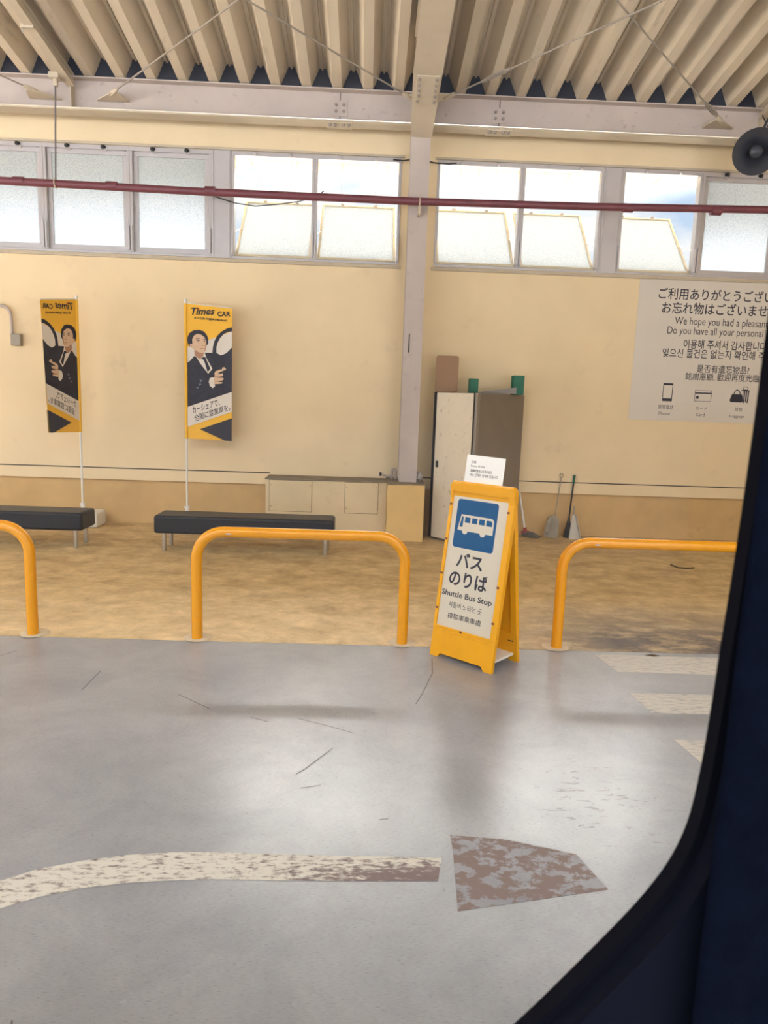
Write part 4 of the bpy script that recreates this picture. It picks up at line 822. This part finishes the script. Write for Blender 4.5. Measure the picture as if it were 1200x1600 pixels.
# paper slipped into the top
PO = Vector((0.60, 4.8225, 0)) 
def ppp(u, z, o=0.0): return PO + U * u + Vector((0, 0, z)) + Vector((U.y, -U.x, 0)) * o
nrm_p = Vector((-U.y, U.x, 0)); nrm_p = -nrm_p if nrm_p.y > 0 else nrm_p
pn = thing('paper_notice', 'white paper note slotted upright into the top of the bus stop board', 'paper', tuple(ppp(0.25, 1.19)))
MB().prism([ppp(0.088, 1.185), ppp(0.393, 1.185), ppp(0.41, 1.379), ppp(0.109, 1.386)], -nrm_p * 0.0006).build('sheet', M_PAPER, pn, smooth=False)
pt = MB()
for s, bx in (('北側', (0.142, 0.182, 1.330, 1.347)), ('Every 10 min', (0.141, 0.253, 1.302, 1.319)), ('運轉時間依公告表示為準', (0.139, 0.312, 1.270, 1.291)), ('버스 간격은 안내에 있습니다', (0.136, 0.359, 1.242, 1.264))):
    vs, fs = fit(s, bx, 0.01); MB().add([ppp(u, z) + nrm_p * 0.0006 for u, z in vs], fs).build('text_line', M_GREYINK, pn, smooth=False, fix=False)

# ================================================================ PAINT on the floor
def ground_poly(name, pts, m, label, cat, group=None, z=0.0012):
    n = len(pts); mb = MB().add([(x, y, z) for x, y in pts] + [(x, y, 0.0001) for x, y in pts], [tuple(range(n))] + [(i, (i + 1) % n, n + (i + 1) % n, n + i)[::-1] for i in range(n)])
    o = mb.build(name, m, loc=(pts[0][0], pts[0][1], 0), smooth=False); tag(o, label, cat, group); return o
G = 'white crossing stripes by the kerb'
ground_poly('crossing_stripe', [(1.709, 4.447), (4.2, 4.43), (4.2, 4.745), (1.66, 4.769)], M_STRIPE, 'worn white crossing stripe right against the kerb, topmost of the three', 'floor marking', G)
ground_poly('crossing_stripe', [(1.69, 3.824), (4.2, 3.80), (4.2, 4.09), (1.66, 4.104)], M_STRIPE, 'worn white crossing stripe, middle one of the three', 'floor marking', G)
ground_poly('crossing_stripe', [(1.72, 3.20), (4.2, 3.18), (4.2, 3.49), (1.678, 3.497)], M_STRIPE, 'worn white crossing stripe farthest from the kerb, mostly behind the bus pillar', 'floor marking', G)
cin = [(-1.80, 1.86), (-1.50, 2.12), (-1.248, 2.306), (-1.145, 2.374), (-1.003, 2.425), (-0.851, 2.463), (-0.689, 2.483), (-0.544, 2.487), (-0.251, 2.482), (0.018, 2.480), (0.337, 2.477)]
cout = [(-1.70, 1.70), (-1.42, 1.97), (-1.179, 2.17), (-1.078, 2.228), (-0.945, 2.277), (-0.799, 2.307), (-0.646, 2.324), (-0.511, 2.334), (-0.235, 2.334), (0.019, 2.337), (0.31, 2.344)]
n = len(cin); lm = MB().add([(x, y, 0.0012) for x, y in cin + cout], [(i, n + i, n + i + 1, i + 1) for i in range(n - 1)])
tag(lm.build('lane_line', M_LANE, loc=(0, 2.4, 0), smooth=False, fix=False), 'worn curving white line painted across the grey floor', 'floor marking')
ground_poly('paint_patch', [(0.386, 2.624), (0.608, 2.601), (0.868, 2.515), (0.927, 2.314), (0.727, 2.27), (0.363, 2.191), (0.386, 2.521)], M_PATCH, 'flaking red brown paint patch at the end of the white curved line', 'floor marking')
sm = MB()
def scuff(pts, w):
    for i in range(len(pts) - 1):
        a = Vector((*pts[i], 0.0008)); b = Vector((*pts[i + 1], 0.0008)); d = (b - a).normalized(); nn = Vector((-d.y, d.x, 0)) * w / 2
        sm.add([a - nn, b - nn, b + nn, a + nn], [(0, 1, 2, 3)])
SCUFFS = [[(0.49, 4.61), (0.47, 4.35), (0.38, 4.02), (0.33, 3.87)], [(-1.05, 3.93), (-0.88, 3.79), (-0.82, 3.74)], [(-0.58, 3.65), (-0.48, 3.60)], [(-0.33, 3.65), (-0.18, 3.58), (-0.02, 3.49)],
          [(-0.12, 3.33), (-0.24, 3.12), (-0.28, 3.07)], [(-2.37, 4.40), (-2.28, 4.55)], [(-2.46, 4.10), (-2.40, 4.22)], [(-1.61, 3.95), (-1.61, 4.25)], [(-1.30, 1.95), (-1.28, 2.0)],
          [(-1.20, 1.72), (-1.12, 1.62), (-1.07, 1.50)], [(-0.93, 1.74), (-0.87, 1.60)], [(-0.25, 2.95), (-0.16, 2.98)], [(0.1, 2.72), (0.14, 2.73)]]
for s_ in SCUFFS: scuff(s_, 0.006)
o = sm.build('scuff_marks', M_SCUFF, smooth=False, fix=False); o['kind'] = 'stuff'; tag(o, 'thin dark scuff marks scattered over the grey floor', 'scuffs')

# ================================================================ BUS WINDOW the view is taken through
GY = 0.60
bw = thing('bus_window', 'dark rounded bus window frame with its glass, nearest the viewer', 'window', (0, GY, 1.0))
edge = [(0.345, 2.35), (0.338, 1.90), (0.336, 1.754), (0.333, 1.616), (0.328, 1.517), (0.326, 1.456), (0.322, 1.387), (0.315, 1.336), (0.298, 1.294), (0.272, 1.254), (0.229, 1.200), (0.177, 1.136), (0.13, 1.085), (0.07, 1.045), (0.0, 1.02), (-1.35, 1.0)]
edge_hole = edge + [(-1.42, 1.05), (-1.45, 1.15), (-1.45, 2.30), (-1.40, 2.38), (0.30, 2.40)]
def soften(p):
    out = []
    for i in range(len(p)):
        a, b = p[i], p[(i + 1) % len(p)]
        out += [(a[0] * 0.75 + b[0] * 0.25, a[1] * 0.75 + b[1] * 0.25), (a[0] * 0.25 + b[0] * 0.75, a[1] * 0.25 + b[1] * 0.75)]
    return out
hole = soften(soften(edge_hole))
n = len(hole)
cxh, czh = -0.5, 1.7
def grow(p, d):
    v = Vector((p[0] - cxh, p[1] - czh)); l = v.length; v = v * ((l + d) / l); return (cxh + v.x, czh + v.y)
def ring(name, i, o, y0, y1, m, parent):
    vs = [(x, y0, z) for x, z in i] + [(x, y0, z) for x, z in o] + [(x, y1, z) for x, z in i] + [(x, y1, z) for x, z in o]
    k = len(i); fs = []
    for a in range(k):
        b = (a + 1) % k
        fs += [(a, b, k + b, k + a), (2 * k + b, 2 * k + a, 3 * k + a, 3 * k + b), (a, 2 * k + a, 2 * k + b, b), (k + b, 3 * k + b, 3 * k + a, k + a)]
    return MB().add(vs, fs).build(name, m, parent, smooth=False)
g1 = [grow(p, 0.012) for p in hole]
ring('rubber_gasket', hole, g1, GY - 0.006, GY + 0.014, M_RUBBER, bw)
outer = []
for p in g1:
    outer.append(grow(p, 0.75))
ring('trim_panel', [grow(p, 0.009) for p in hole], outer, GY - 0.03, GY + 0.02, M_TRIM, bw)
MB().prism([(x, GY + 0.004, z) for x, z in [grow(p, 0.01) for p in hole]], (0, 0.004, 0)).build('glass_pane', M_GLASS, bw, smooth=False)
ct = MB(); rows, cols = 12, 60; vs = []
for i in range(rows + 1):
    z = 0.55 + 1.95 * i / rows
    for k in range(cols + 1):
        s = k / cols; x = 0.305 + 0.55 * s + (0.012 * (z - 1.2) if True else 0) * 0.6
        y = 0.548 - 0.022 * abs(math.sin(s * 26.0 + 0.35)) * (0.5 + 0.5 * s) - 0.004 * math.sin(z * 3 + s * 9)
        vs.append((x, y, z))
ct.add(vs, [(i * (cols + 1) + k, i * (cols + 1) + k + 1, (i + 1) * (cols + 1) + k + 1, (i + 1) * (cols + 1) + k) for i in range(rows) for k in range(cols)])
o = ct.build('curtain', M_NAVY, loc=(0.55, 0.55, 0.55), fix=False)
sol = o.modifiers.new('thick', 'SOLIDIFY'); sol.thickness = 0.003
tag(o, 'dark navy curtain hanging in folds at the right edge, beside the bus window', 'curtain')
